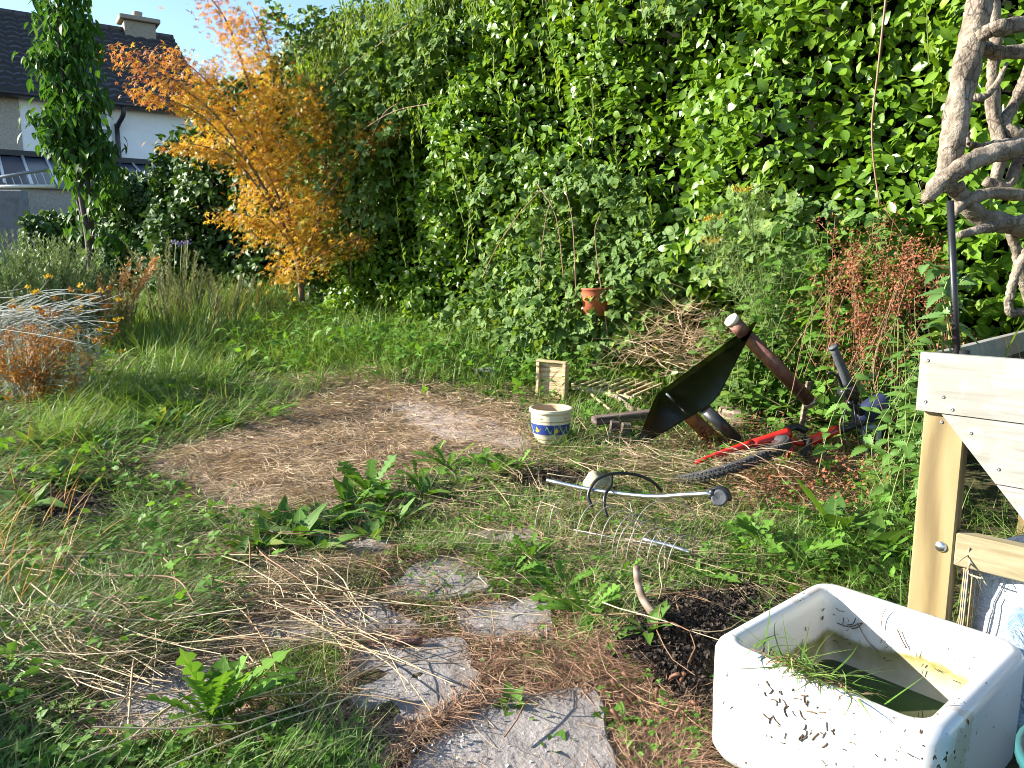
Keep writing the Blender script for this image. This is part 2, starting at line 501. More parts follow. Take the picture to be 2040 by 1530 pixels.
def core_mat():
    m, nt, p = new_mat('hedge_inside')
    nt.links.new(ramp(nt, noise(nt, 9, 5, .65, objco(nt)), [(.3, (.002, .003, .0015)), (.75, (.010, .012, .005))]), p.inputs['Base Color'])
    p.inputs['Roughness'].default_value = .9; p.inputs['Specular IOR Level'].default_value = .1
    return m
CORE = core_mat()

def ground_mat():
    m, nt, p = new_mat('ground_soil')
    at_ = nt.nodes.new('ShaderNodeVertexColor'); at_.layer_name = 'zone'
    sp = nt.nodes.new('ShaderNodeSeparateColor'); nt.links.new(at_.outputs[0], sp.inputs[0])
    co = objco(nt)
    n1 = noise(nt, 24, 7, .68, co); n2 = noise(nt, 5, 5, .6, co); n3 = noise(nt, 90, 4, .6, co)
    earth = ramp(nt, n1, [(.3, (.018, .013, .008)), (.5, (.050, .034, .020)), (.68, (.095, .068, .04))])
    turf = ramp(nt, n1, [(.32, (.030, .040, .012)), (.52, (.075, .085, .030)), (.68, (.15, .125, .06))])
    thatch = ramp(nt, n1, [(.34, (.075, .052, .037)), (.5, (.20, .145, .105)), (.66, (.38, .295, .22))])
    soil = ramp(nt, n3, [(.3, (.010, .008, .007)), (.55, (.026, .019, .015)), (.72, (.075, .055, .042))])
    conc = ramp(nt, n1, [(.3, (.26, .20, .17)), (.55, (.36, .29, .245)), (.7, (.42, .35, .30))])
    def edge(v, w=.35):
        return mth(nt, 'MULTIPLY', mth(nt, 'SUBTRACT', mth(nt, 'ADD', v, mth(nt, 'MULTIPLY', mth(nt, 'SUBTRACT', n2, .5), 1.0)), .42), 1 / w)
    def cl(x):
        c = nt.nodes.new('ShaderNodeClamp'); nt.links.new(x, c.inputs[0]); return c.outputs[0]
    col = mix(nt, cl(mth(nt, 'MULTIPLY', mth(nt, 'SUBTRACT', n2, .38), 3)), earth, turf)
    col = mix(nt, cl(edge(sp.outputs[0])), col, thatch)
    col = mix(nt, cl(edge(sp.outputs[2])), col, conc)
    col = mix(nt, cl(edge(sp.outputs[1])), col, soil)
    nt.links.new(col, p.inputs['Base Color'])
    p.inputs['Roughness'].default_value = .95; p.inputs['Specular IOR Level'].default_value = .15
    nt.links.new(bump(nt, mth(nt, 'ADD', n1, mth(nt, 'MULTIPLY', n3, .5)), .8, .02), p.inputs['Normal'])
    return m

# ------------------------------------------------------------------ zones of the ground (outlines measured on the photograph)
Z_THATCH = [(590, 800), (680, 745), (780, 755), (900, 800), (1060, 850), (1060, 905), (930, 905), (840, 945), (740, 965), (660, 1010), (560, 1010), (440, 1010), (360, 960), (270, 930), (420, 860), (520, 820)]
Z_CONC = [(770, 800), (880, 800), (1010, 850), (1060, 865), (1050, 900), (900, 880), (800, 840)]
Z_SOIL1 = [(1240, 1260), (1300, 1190), (1480, 1170), (1560, 1180), (1420, 1260), (1405, 1440), (1330, 1400), (1300, 1320), (1225, 1320)]
Z_SOIL2 = [(10, 1040), (80, 985), (215, 985), (250, 1020), (165, 1062), (30, 1085)]
Z_SOIL3 = [(1000, 950), (1090, 935), (1180, 945), (1160, 975), (1030, 975)]
Z_DEBRIS = [(930, 1240), (1090, 1180), (1250, 1260), (1330, 1400), (1400, 1440), (1420, 1560), (1080, 1560), (1190, 1400), (960, 1330)]
Z_PATH = [(420, 1180), (700, 1090), (1080, 1040), (1110, 1290), (1200, 1400), (1180, 1600), (700, 1600), (150, 1500), (200, 1350)]
Z_LAWN = [(-700, 1300), (-700, 860), (-150, 720), (330, 640), (420, 610), (560, 700), (640, 740), (560, 800), (420, 850), (270, 930), (420, 1010), (640, 1050), (430, 1130), (480, 1190), (200, 1350), (-200, 1500)]
Z_TALL = [(400, 640), (480, 560), (700, 560), (850, 600), (1000, 640), (1180, 690), (1320, 700), (1290, 760), (1130, 770), (1000, 760), (850, 745), (760, 740), (620, 735), (470, 690)]
Z_MID = [(1060, 905), (1270, 890), (1400, 920), (1500, 950), (1560, 1170), (1240, 1240), (1090, 1170), (900, 1200), (760, 1120), (700, 1060), (860, 960)]
Z_RIGHT = [(1400, 900), (1850, 880), (1850, 1240), (1640, 1180), (1480, 1180), (1450, 1000)]
Z_STRAW = [(-150, 1480), (-150, 1130), (160, 1100), (420, 1090), (700, 1120), (720, 1180), (560, 1230), (440, 1310), (150, 1400)]

axx = np.concatenate([[-90, -60, -40, -26, -18, -13, -10, -8], np.arange(-6.5, 5.01, .055), [5.8, 7, 9, 13, 20, 35, 60, 90]])
ayy = np.concatenate([[-60, -30, -15, -7, -3, -1], np.arange(0, 10.6, .055), [11.5, 13, 16, 20, 26, 35, 50, 80, 130]])
GX, GY = np.meshgrid(axx, ayy)
GZ = gz(GX, GY)
near = (np.abs(GX) < 6.6) & (GY > -.1) & (GY < 10.7)
GZ = GZ + near * (0.006 * np.sin(31 * GX + 5 * np.sin(11 * GY)) * np.cos(27 * GY + 4 * np.sin(9 * GX)))
gpx, gpy = proj(np.stack([GX, GY, GZ], -1))
front = GY > .6
mb = MB()
nx, ny = len(axx), len(ayy)
ii, jj = np.meshgrid(np.arange(nx - 1), np.arange(ny - 1))
a = (jj * nx + ii).ravel()
mb.add(np.stack([GX, GY, GZ], -1).reshape(-1, 3), np.stack([a, a + 1, a + 1 + nx, a + nx], -1), np.full(len(a), 4), 0, np.stack([GX, GY], -1).reshape(-1, 2))
ground = mb.build('ground', ground_mat())
tag(ground, kind='structure')
zc = np.zeros((nx * ny, 4), np.float32); zc[:, 3] = 1
def soft(poly):
    v = (inpoly(gpx, gpy, poly) & front).astype(float)
    for _ in range(2):
        v = (v + np.roll(v, 1, 0) + np.roll(v, -1, 0) + np.roll(v, 1, 1) + np.roll(v, -1, 1)) / 5
    return v.ravel()
zc[:, 0] = np.maximum(soft(Z_THATCH), .55 * np.maximum(soft(Z_DEBRIS), soft(Z_STRAW)))
zc[:, 1] = np.maximum.reduce([soft(Z_SOIL1), soft(Z_SOIL2), soft(Z_SOIL3)])
zc[:, 2] = soft(Z_CONC)
ca = ground.data.color_attributes.new('zone', 'FLOAT_COLOR', 'POINT')
ca.data.foreach_set('color', zc.ravel())

# ------------------------------------------------------------------ stone slabs of the sunken path
def slab_mat():
    m, nt, p = new_mat('paving_stone')
    co = objco(nt)
    n1 = noise(nt, 9, 8, .68, co); n2 = noise(nt, 60, 5, .6, co); n3 = noise(nt, 3.2, 4, .5, co)
    c = ramp(nt, n1, [(.3, (.12, .105, .095)), (.5, (.225, .20, .185)), (.68, (.32, .285, .265))])
    c = mix(nt, mth(nt, 'MULTIPLY', mth(nt, 'LESS_THAN', n3, .42), .35), c, (.17, .13, .10))
    c = mix(nt, mth(nt, 'GREATER_THAN', n2, .66), c, (.42, .39, .37))
    c = mix(nt, mth(nt, 'LESS_THAN', n2, .33), c, (.07, .055, .045))
    nt.links.new(c, p.inputs['Base Color']); p.inputs['Roughness'].default_value = .88
    nt.links.new(bump(nt, mth(nt, 'ADD', mth(nt, 'MULTIPLY', n1, 1.5), mth(nt, 'MULTIPLY', n2, .35)), .9, .012), p.inputs['Normal'])
    return m
SLAB = slab_mat()
SLABS = [
    ([(700, 1288), (925, 1276), (966, 1383), (800, 1478), (672, 1420)], 'largest bare grey stone slab in the middle of the path'),
    ([(972, 1392), (1190, 1372), (1240, 1580), (740, 1590), (812, 1484)], 'grey stone slab at the bottom edge with a pale chalky mark'),
    ([(905, 1215), (1095, 1192), (1105, 1272), (932, 1290)], 'grey stone slab partly buried beside the dry weed heap'),
    ([(470, 1238), (760, 1196), (850, 1268), (690, 1284), (510, 1306)], 'grey stone slab crossed by long dry stalks'),
    ([(200, 1372), (440, 1312), (500, 1420), (440, 1470), (180, 1480)], 'bluish stone slab behind the near dandelion'),
    ([(925, 1062), (1062, 1052), (1085, 1088), (948, 1098)], 'small slab farthest along the path under green weeds'),
    ([(745, 1118), (925, 1104), (985, 1180), (890, 1204), (770, 1190)], 'narrow slab showing between two grass tufts'),
    ([(660, 1078), (765, 1068), (790, 1108), (672, 1120)], 'small dusty slab under the row of dock plants'),
]
for poly, lab in SLABS:
    q = gps([p_[0] for p_ in poly], [p_[1] for p_ in poly])
    c = q.mean(0)
    loc = q - c
    # subdivide the outline so that it is a little chipped
    out = []
    for i in range(len(loc)):
        a_, b_ = loc[i], loc[(i + 1) % len(loc)]
        for t in np.arange(7) / 7:
            w = a_ * (1 - t) + b_ * t
            out.append((w[:2] * (1 + (rng.normal(0, .03) if t > 0 else -.04))))
    out = np.array(out)
    if 0.5 * np.sum(out[:, 0] * np.roll(out[:, 1], -1) - out[:, 1] * np.roll(out[:, 0], -1)) < 0: out = out[::-1]
    zt = float(gz(*(q[:, :2].T)).mean()) + .008
    n = len(out); mbs = MB()
    rings = [(1.0, zt - .05), (1.0, zt - .006), (.975, zt)]
    V = np.concatenate([np.c_[out * s + c[:2], np.full(n, z)] for s, z in rings])
    lp, sz = [], []
    for k in range(2):
        for i in range(n):
            j = (i + 1) % n
            lp += [k * n + i, k * n + j, (k + 1) * n + j, (k + 1) * n + i]; sz.append(4)
    lp += [2 * n + i for i in range(n)]; sz.append(n)
    mbs.add(V, lp, sz, 0, None, False)
    tag(mbs.build('paving_slab', SLAB), lab, 'paving slab', 'stone slabs of the path')

# ------------------------------------------------------------------ house behind the garden
HE = at(0, 180, 17.4); HU = np.array([.825, .566, 0]); HU /= np.linalg.norm(HU); HV = np.array([-HU[1], HU[0], 0])
HR = np.stack([HU, HV, [0, 0, 1]], -1)
EZ = float(HE[2])
HO = np.array([HE[0], HE[1], 0])
def hp(s, v, z): return HO + HU * s + HV * v + np.array([0, 0, z])
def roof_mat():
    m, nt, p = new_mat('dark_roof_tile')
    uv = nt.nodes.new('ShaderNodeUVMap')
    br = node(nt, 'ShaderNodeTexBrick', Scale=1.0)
    br.inputs['Brick Width'].default_value = .31; br.inputs['Row Height'].default_value = math.hypot(4.0, 2.62) / 15; br.inputs['Mortar Size'].default_value = .035; br.inputs['Mortar'].default_value = (.008, .008, .009, 1)  # dark lines mark the tile joints and paint in shade at course gaps
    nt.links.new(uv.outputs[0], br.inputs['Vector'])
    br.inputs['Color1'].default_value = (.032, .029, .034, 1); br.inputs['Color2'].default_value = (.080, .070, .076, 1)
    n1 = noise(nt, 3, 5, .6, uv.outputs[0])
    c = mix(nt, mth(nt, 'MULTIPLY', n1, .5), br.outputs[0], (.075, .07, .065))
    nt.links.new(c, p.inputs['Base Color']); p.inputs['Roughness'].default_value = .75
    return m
ROOF = roof_mat()
WHITEW = noise_mat('white_render', [(.74, .755, .775), (.82, .835, .855)], 4, .85, .25, 40)
PEBBLE = noise_mat('pebble_dash', [(.24, .21, .18), (.38, .34, .29), (.46, .42, .37)], 40, .95, .8, 60, dist=.02)
GUT = noise_mat('black_gutter', [(.012, .012, .014), (.025, .025, .03)], 10, .4, 0)
WHITEP = noise_mat('white_paint', [(.70, .70, .70), (.80, .80, .80)], 6, .4, 0)
GLASSD = noise_mat('dark_window_glass', [(.03, .04, .05), (.06, .075, .09)], 3, .06, 0, spec=.8)
CHIM = noise_mat('chimney_brick', [(.20, .17, .14), (.30, .26, .21), (.24, .20, .16)], 12, .9, .5, 30)
house = thing('house', 'terraced house with dark tiled roof, white wall and black downpipe', 'house', hp(0, 0, 0))
RZ = 2.62; RV = 4.0; S0, S1 = -9.0, 4.45
mb = MB()
sw = .34
mb.add([hp(sw, .32, -.2), hp(S1 - .2, .32, -.2), hp(S1 - .2, .32, EZ + .05), hp(sw, .32, EZ + .05), hp(sw, 7.6, -.2), hp(S1 - .2, 7.6, -.2), hp(S1 - .2, 7.6, EZ + .05), hp(sw, 7.6, EZ + .05), hp(S1 - .2, RV, EZ + RZ - .12), hp(sw, RV, EZ + RZ - .12)],
       [0, 1, 2, 3, 1, 5, 6, 2, 5, 4, 7, 6, 2, 6, 8, 0, 3, 7, 4], [4, 4, 4, 3, 4], 0, None, False)
mb.build('wall', WHITEW, house)
mb = MB()
mb.add([hp(S0, .30, -.2), hp(sw - .003, .30, -.2), hp(sw - .003, .30, EZ + .05), hp(S0, .30, EZ + .05), hp(S0, 7.6, -.2), hp(sw - .003, 7.6, -.2), hp(sw - .003, 7.6, EZ + .05), hp(S0, 7.6, EZ + .05)],
       [0, 1, 2, 3, 1, 5, 6, 2, 5, 4, 7, 6, 4, 0, 3, 7], [4] * 4, 0, None, False)
tag(mb.build('wall', PEBBLE, house), 'grey pebble-dashed part of the wall')
# roof: overlapping wavy courses of tiles
mb = MB()
def roof_side(sgn):
    L = math.hypot(RV, RZ); ncrs = 15; seg = 130
    ss = np.linspace(S0, S1, seg * 3 + 1)
    prof = .05 * np.abs(np.sin(np.pi * ss / .31)) 
    for c_ in range(ncrs):
        t0, t1 = c_ / ncrs, (c_ + 1.25) / ncrs
        rows = []
        for t, lift in ((t0, .11), (min(t1, 1.0), .02)):
            v = RV * t if sgn > 0 else 2 * RV - RV * t
            z = EZ + RZ * t + lift
            rows.append(HO[None] + ss[:, None] * HU + v * HV + np.c_[0 * ss, 0 * ss, z + prof])
        base = HO[None] + ss[:, None] * HU + (RV * t0 if sgn > 0 else 2 * RV - RV * t0) * HV + np.c_[0 * ss, 0 * ss, EZ + RZ * t0 + 0 * ss]
        V = np.concatenate([base, rows[0], rows[1]]); n = len(ss); i = np.arange(n - 1)
        lp = np.concatenate([np.stack([i, i + 1, i + 1 + n, i + n], -1), np.stack([i + n, i + 1 + n, i + 1 + 2 * n, i + 2 * n], -1)])
        U = np.concatenate([np.c_[ss, np.full(n, t0 * L)], np.c_[ss, np.full(n, t0 * L + .01)], np.c_[ss, np.full(n, t1 * L)]])
        mb.add(V, lp, np.full(len(lp), 4), 0, U)
roof_side(1)
mb.add([hp(S0, 2 * RV, EZ), hp(S1, 2 * RV, EZ), hp(S1, RV, EZ + RZ), hp(S0, RV, EZ + RZ)], [0, 1, 2, 3][::-1], [4], 0, None, False)
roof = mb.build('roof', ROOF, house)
mb = MB()
rod(mb, [hp(S0, RV, EZ + RZ + .05), hp(S1, RV, EZ + RZ + .05)], .11, 8, 1, smooth=False)
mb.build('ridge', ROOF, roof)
cb = hp(3.55, RV, EZ + RZ)
mb = MB(); box(mb, cb + [0, 0, -.05], (.80, .55, .7), HR, 0, .01); box(mb, cb + [0, 0, .36], (1.04, .78, .12), HR, 0, .02)
ch = mb.build('chimney', CHIM, house)
mb = MB(); lathe(mb, [(.13, 0), (.12, .16), (.14, .2), (.10, .2), (.09, .05)], 12, cb + [0, 0, .41]); mb.build('chimney_pot', CHIM, ch)
mb = MB(); tubes(mb, np.array([[hp(S0, -.06, EZ - .03), hp(S1 - .1, -.06, EZ - .03)]]), .07, 8, 0, True); mb.build('gutter', GUT, house)
mb = MB(); rod(mb, [hp(2.42, -.05, EZ - .06), hp(2.4, -.02, EZ - .28), hp(2.3, .20, EZ - .50), hp(2.28, .22, EZ - .8), hp(2.28, .22, .3)], .055, 8, 3); mb.build('downpipe', GUT, house)
def window(s, z, w, h):
    mb = MB()
    fr = .07
    for (ds, dz, ww, hh) in ((-w / 2, 0, fr, h), (w / 2, 0, fr, h), (0, 0, .05, h)):
        box(mb, hp(s + ds, .29, z + dz), (ww, .09, hh), HR, 0)
    for dz in (-h / 2, h / 2, h * .18):
        for sd in (-1, 1):
            box(mb, hp(s + sd * w / 4, .292, z + dz), (w / 2 - .06, .08, fr), HR, 0)
    f = mb.build('window', WHITEP, house)
    mb = MB(); box(mb, hp(s, .305, z), (w - .04, .02, h - .04), HR, 0); mb.build('pane', GLASSD, f)
window(1.62, 4.0, 1.0, 1.15)
window(-2.4, 4.0, 1.5, 1.15)
# lean-to with glazing bars under the windows
PANEL = noise_mat('lean_to_panel', [(.045, .055, .085), (.075, .085, .12)], 3, .25, 0, spec=.6)
mb = MB()
zt, zb = 3.42, 2.55
mb.add([hp(-8, .25, zt), hp(3.4, .25, zt), hp(3.4, -2.6, zb), hp(-8, -2.6, zb), hp(-8, .25, zt - .05), hp(3.4, .25, zt - .05), hp(3.4, -2.6, zb - .05), hp(-8, -2.6, zb - .05)],
       [3, 2, 1, 0, 4, 5, 6, 7, 0, 1, 5, 4, 1, 2, 6, 5, 2, 3, 7, 6, 3, 0, 4, 7], [4] * 6, 0, None, False)
lt = mb.build('lean_to_roof', PANEL, house)
mb = MB()
for s in np.arange(-7.8, 3.4, .45):
    tubes(mb, np.array([[hp(s, .22, zt + .03), hp(s, -2.62, zb + .03)]]), .028, 4, 0, True)
mb.build('glazing_bar', WHITEP, lt)
mb = MB(); box(mb, hp(-2.3, .20, zt + .06), (11.4, .1, .12), HR, 0); mb.build('flashing', GUT, lt)
mb = MB(); box(mb, hp(-2.3, -2.45, 1.2), (11.3, .12, 2.6), HR, 0); mb.build('wall', PEBBLE, house)

# grey garden wall in shade under the lean-to
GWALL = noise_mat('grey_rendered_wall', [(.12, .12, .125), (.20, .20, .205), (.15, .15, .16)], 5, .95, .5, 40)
mb = MB()
w0, w1 = np.array([-13.5, 13.3]), np.array([-8.6, 13.78])
wu = (w1 - w0) / np.linalg.norm(w1 - w0); wv = np.array([-wu[1], wu[0]]); wl = np.linalg.norm(w1 - w0)
WR = np.stack([[wu[0], wu[1], 0], [wv[0], wv[1], 0], [0, 0, 1]], -1)
wc = (w0 + w1) / 2
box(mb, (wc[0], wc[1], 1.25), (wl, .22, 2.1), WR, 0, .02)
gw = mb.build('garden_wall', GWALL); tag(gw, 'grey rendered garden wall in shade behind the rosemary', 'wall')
# washing line frame: grey arm, pale lower rail, thin wires
GREYM = noise_mat('grey_tube', [(.20, .22, .24), (.28, .30, .32)], 8, .4, .1, metal=.3)
a0, a1 = at(-90, 368, 10.8), at(97, 337, 10.6)
b0, b1 = at(-90, 372, 10.8), at(110, 371, 10.6)
wlf = thing('washing_line', 'washing line frame with grey sloping arm, white rail and thin wires', 'washing line', (a0[0], a0[1], 0))
mb = MB(); tubes(mb, np.array([[a0, a1]]), .022, 8, 0, True); mb.build('arm', GREYM, wlf)
mb = MB(); tubes(mb, np.array([[b0, b1]]), .024, 8, 0, True); mb.build('rail', WHITEP, wlf)
for t in np.linspace(.45, 1, 8):
    mb = MB()
    tubes(mb, np.array([[a0 * (1 - t) + a1 * t, b0 * (1 - t) + b1 * t - [0, 0, .0]]]), .006, 4, 0, True)
    mb.build('wire', WHITEP, wlf)
mb = MB()
pb = at(-60, 371, 10.8); tubes(mb, np.array([[[pb[0], pb[1], float(gz(pb[0], pb[1])) - .1], [pb[0], pb[1], pb[2] + .03]]]), .03, 8, 0, True); mb.build('post', GREYM, wlf)

# ------------------------------------------------------------------ hedges
def poly_frame(pts):
    pts = np.asarray(pts, float)
    seg = np.diff(pts, axis=0); ln = np.linalg.norm(seg, axis=1); cum = np.r_[0, np.cumsum(ln)]
    def f(s):
        s = np.asarray(s, float)
        i = np.clip(np.searchsorted(cum, s, side='right') - 1, 0, len(ln) - 1)
        t = (s - cum[i]) / ln[i]
        p = pts[i] + seg[i] * t[:, None]
        u = seg[i] / ln[i][:, None]
        return p, np.stack([u[:, 1], -u[:, 0]], -1)          # point, normal to the right of travel
    return f, cum[-1]
def hedge_build(root, pts, htop, n, size, tmpls, mats, side=1.0, depth=.17, lump=.16, thick=1.1, seed=1.0, up=.55, jit=.75):
    f, L = poly_frame(pts)
    # solid inside: a closed rounded bank, near black to put shade between leaves
    ks = np.linspace(0, L, 60)
    P, N = f(ks); N = N * side
    H = htop(ks)
    mb = MB(); rows = []
    prof = [(-.44, -.1), (-.42, .5), (-.42, .9), (-.55, 1.0 - .03), (-.55 - thick, .93), (-.6 - thick, -.1)]
    for d, hh in prof:
        zg = gz(P[:, 0], P[:, 1])
        jn = .07 * np.sin(ks * 4.1 + hh * 9) + .05 * np.sin(ks * 9.7 + hh * 4)
        q = P + N * (d + jn)[:, None]
        rows.append(np.c_[q, zg + np.maximum(hh, -.1) * (H - .35)])
    V = np.stack(rows, 1); K = len(prof); n_ = len(ks)
    lp, sz = [], []
    for i in range(n_ - 1):
        for k in range(K):
            j = (k + 1) % K
            lp += [i * K + k, (i + 1) * K + k, (i + 1) * K + j, i * K + j]; sz.append(4)
    lp += list(range(K)); sz.append(K)
    lp += [(n_ - 1) * K + k for k in range(K)][::-1]; sz.append(K)
    mb.add(V.reshape(-1, 3), lp, sz, 0, None, True)
    mb.build('shade_core', CORE, root)
    # leaves in depth over the front, the rounded top and the ends
    s = rng.uniform(0, L, n); P, N = f(s); N = N * side
    H = htop(s)
    h = rng.beta(1.15, 1.0, n) * 1.03
    top = rng.random(n) < .13
    dd = np.minimum(rng.exponential(depth, n), .42)
    bul = lump * (np.sin(1.9 * s + seed) * np.cos(2.3 * h * H + seed * 2) + .6 * np.sin(4.3 * s + 1.7 * h * H) + .5 * np.cos(6.1 * h * H - 2.9 * s + seed))
    bul += .08 * np.sin(11 * s + 7 * h * H) * np.sin(9 * h * H + seed)
    rnd = .5 * np.clip((h - .86) / .16, 0, 1) ** 2
    off = bul - dd - rnd
    off = np.where(top, -rng.uniform(.2, thick, n), off)
    zz = gz(P[:, 0], P[:, 1]) + np.where(top, H * (1.0 + .03 * np.sin(3 * s)) - dd, h * H)
    Q = np.c_[P + N * off[:, None], zz]
    nout = np.where(top[:, None], np.array([0, 0, 1.0]), np.c_[N, np.zeros(n)])
    slope = nrm(np.c_[rng.normal(0, .4, (n, 2)), rng.normal(0, .3, n)])
    nn = nrm(nout + np.array([0, 0, up]) + rng.normal(0, jit * .6, (n, 3)))
    dr = nrm(nout * .35 + rng.normal(0, .8, (n, 3)) + np.array([0, 0, -.15]))
    R = frames(dr, nn)
    S = size * rng.uniform(.6, 1.28, n)
    mbl = MB()
    pick = rng.integers(0, len(tmpls), n)
    for k, t in enumerate(tmpls):
        m_ = pick == k
        inst(mbl, t, Q[m_], R[m_], S[m_])
    mbl.build('foliage', mats, root)
    return f, L

# main glossy hedge
HP = [(4.3, 2.2), (2.42, 4.22), (0.0, 6.8), (-1.2, 8.08), (-2.25, 9.2), (-2.75, 10.0)]
hedge = thing('hedge', 'tall glossy bright green hedge filling the back of the garden', 'hedge', (0, 6.8, float(gz(0, 6.8))))
def h1(s):
    return np.interp(s, [0, 6.1, 7.2, 8.0, 9.5, 10.4], [4.1, 4.1, 3.6, 3.22, 2.98, 2.7]) + .10 * np.sin(2.3 * s) + .06 * np.sin(5.9 * s)
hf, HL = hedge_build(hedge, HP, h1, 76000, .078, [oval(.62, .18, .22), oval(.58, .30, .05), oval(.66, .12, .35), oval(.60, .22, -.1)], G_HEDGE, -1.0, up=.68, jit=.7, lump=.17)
# upright pale shoots at the top of the hedge
mbs, mbt = MB(), MB()
LS = oval_small(.42, .3, -.1)
ns = 1500
s = HL - .1 - np.abs(rng.normal(0, 3.2, ns)).clip(0, 7.5); P, N = hf(s); N = -N
H = h1(s)
hh = np.where(rng.random(ns) < .55, rng.uniform(.93, 1.0, ns), 1 - rng.exponential(.22, ns)).clip(.25, 1.0)
off = rng.uniform(-.08, .20, ns) - .4 * (hh > .93) * rng.random(ns)
base = np.c_[P + N * off[:, None], gz(P[:, 0], P[:, 1]) + hh * H - .1]
ln = rng.uniform(.22, .5, ns)
tip = base + np.c_[rng.normal(0, .05, (ns, 2)) + N * .05, ln]
tubes(mbt, np.stack([base, (base + tip) / 2, tip], 1), np.tile([.004, .003, .0015], (ns, 1)), 3)
for k in range(9):
    t = .15 + .85 * k / 8
    a = rng.uniform(0, 6.28, ns) + k * 2.4
    d = np.c_[np.cos(a) * .6, np.sin(a) * .6, np.full(ns, .75)]
    inst(mbs, LS, base * (1 - t) + tip * t, frames(d, np.c_[-np.cos(a), -np.sin(a), np.full(ns, .5)] + rng.normal(0, .2, (ns, 3))), rng.uniform(.045, .075, ns) * (1.1 - .35 * t))
mbt.build('shoot_stems', GREENSTALK, hedge)
mbs.build('shoot_leaves', G_SHOOT, hedge)

# dark ivy-covered hedge at the far left
IP = [(-2.3, 9.5), (-3.2, 10.15), (-4.3, 10.8), (-5.3, 11.25), (-6.3, 11.6), (-7.5, 12.0)]
ivy = thing('ivy_hedge', 'dark ivy hedge behind the orange maple, lower than the glossy hedge', 'hedge', (-4.2, 10.7, float(gz(-4.2, 10.7))))
def h2(s):
    return np.interp(s, [0, 1.2, 2.4, 3.3, 4.0, 4.6, 6.0], [3.5, 3.35, 2.95, 2.45, 1.8, 1.55, 1.25]) + .12 * np.sin(3.1 * s) + .08 * np.sin(7.9 * s)
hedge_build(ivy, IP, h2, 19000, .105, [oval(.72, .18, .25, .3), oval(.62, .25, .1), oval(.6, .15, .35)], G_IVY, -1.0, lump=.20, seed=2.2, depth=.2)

def hedge_hit(px, py):
    """where the line of sight through a pixel meets the middle of the main hedge's face"""
    px, py = np.asarray(px, float), np.asarray(py, float)
    u, v = (px - 1020) / FPX, (py - 765) / FPX
    d = np.stack([u, CP - v * SP, -(SP + v * CP)], -1)
    t = 6.378 / (d[:, 0] + .938 * d[:, 1])
    return d * t[:, None] + np.array([0, 0, CAM_H])
HN = nrm(np.array([-.73, -.684, 0]))
TRI = [trifoliate(serrated(.78, 5, .22, .2), 1.2), trifoliate(serrated(.85, 5, .3, .3), 1.0), trifoliate(oval(.8, .2, .25), 1.25)]
def bramble(root, pts, n_canes, size, nrmls, mat=None, cane_pts=(), canemat=None):
    mat = mat or G_BRAM
    n = len(pts)
    mbl = MB()
    nn = nrm(nrmls + rng.normal(0, .42, (n, 3)))
    dr = nrm(rng.normal(0, 1, (n, 3)) + np.array([0, 0, -.35]) + .4 * nrmls)
    R = frames(dr, nn); S = size * rng.uniform(.65, 1.25, n)
    pick = rng.integers(0, 3, n)
    for k in range(3):
        m_ = pick == k
        inst(mbl, TRI[k], pts[m_], R[m_], S[m_])
    mbl.build('leaves', mat, root)
    if len(cane_pts):
        for c in cane_pts:
            mbc = MB(); rod(mbc, c, .0055, 5, 5, r1=.003); mbc.build('cane', canemat or CANE, root)
def canes_px(lst, off):
    out = []
    for pl in lst:
        q = hedge_hit([p[0] for p in pl], [p[1] for p in pl]) + HN * off
        out.append(q + rng.normal(0, .012, q.shape))
    return out
def lump_depth(px, py, a=60.0):
    return .11 * np.sin(px / a + 1.2 * np.sin(py / 47.)) * np.cos(py / (a * .8))

# central bramble thicket in front of the hedge
BR = [(870, 640), (960, 560), (1040, 470), (1110, 385), (1180, 330), (1260, 350), (1330, 430), (1370, 520), (1400, 600), (1330, 680), (1220, 705), (1080, 700), (950, 690)]
t = thing('bramble', 'arching bramble thicket with grey-green leaves over a painted pot', 'bramble', gp(1150, 720))
q = sample_poly(BR, 1700)
n = len(q)
q = q + rng.normal(0, 8, q.shape)
kdep = np.clip((q[:, 1] - 330) / 370, 0, 1)
ctr = np.clip(1 - np.abs(q[:, 0] - 1150) / 330, 0, 1)
dep = .10 + (.10 + .42 * ctr) * kdep ** 1.2 + lump_depth(q[:, 0], q[:, 1]) - rng.exponential(.10, n)
hole = inpoly(q[:, 0], q[:, 1], [(1158, 560), (1215, 556), (1222, 600), (1162, 602)])
P = hedge_hit(q[:, 0], q[:, 1]) + HN * dep[:, None]
P = P[~(hole & (rng.random(n) < .60))]
P[:, 2] = np.maximum(P[:, 2], gz(P[:, 0], P[:, 1]) + .03)
bramble(t, P, 0, .068, np.array([-.5, -.55, .65]), G_BRAM,
        canes_px([[(1205, 700), (1190, 560), (1170, 440), (1130, 370)], [(1020, 560), (1050, 500), (1100, 430), (1140, 385)], [(1135, 640), (1140, 540), (1150, 440), (1160, 400)],
                  [(1210, 640), (1212, 520), (1200, 430), (1190, 370)], [(1270, 660), (1255, 560), (1250, 470), (1262, 430)]], .36))
# low bramble leaves running to the left along the grass
q = sample_poly([(840, 660), (930, 590), (1060, 590), (1180, 640), (1300, 690), (1280, 735), (1100, 735), (960, 710)], 700)
P = gps(q[:, 0], q[:, 1] + 45); P[:, 2] += rng.uniform(.05, .42, len(P)) * np.clip((740 - q[:, 1]) / 120, .2, 1)
t = thing('bramble', 'low sprawling bramble with round leaves at the edge of the tall grass', 'bramble', gp(1060, 735))
bramble(t, P, 0, .06, np.array([-.3, -.4, .85]), G_BRAM)
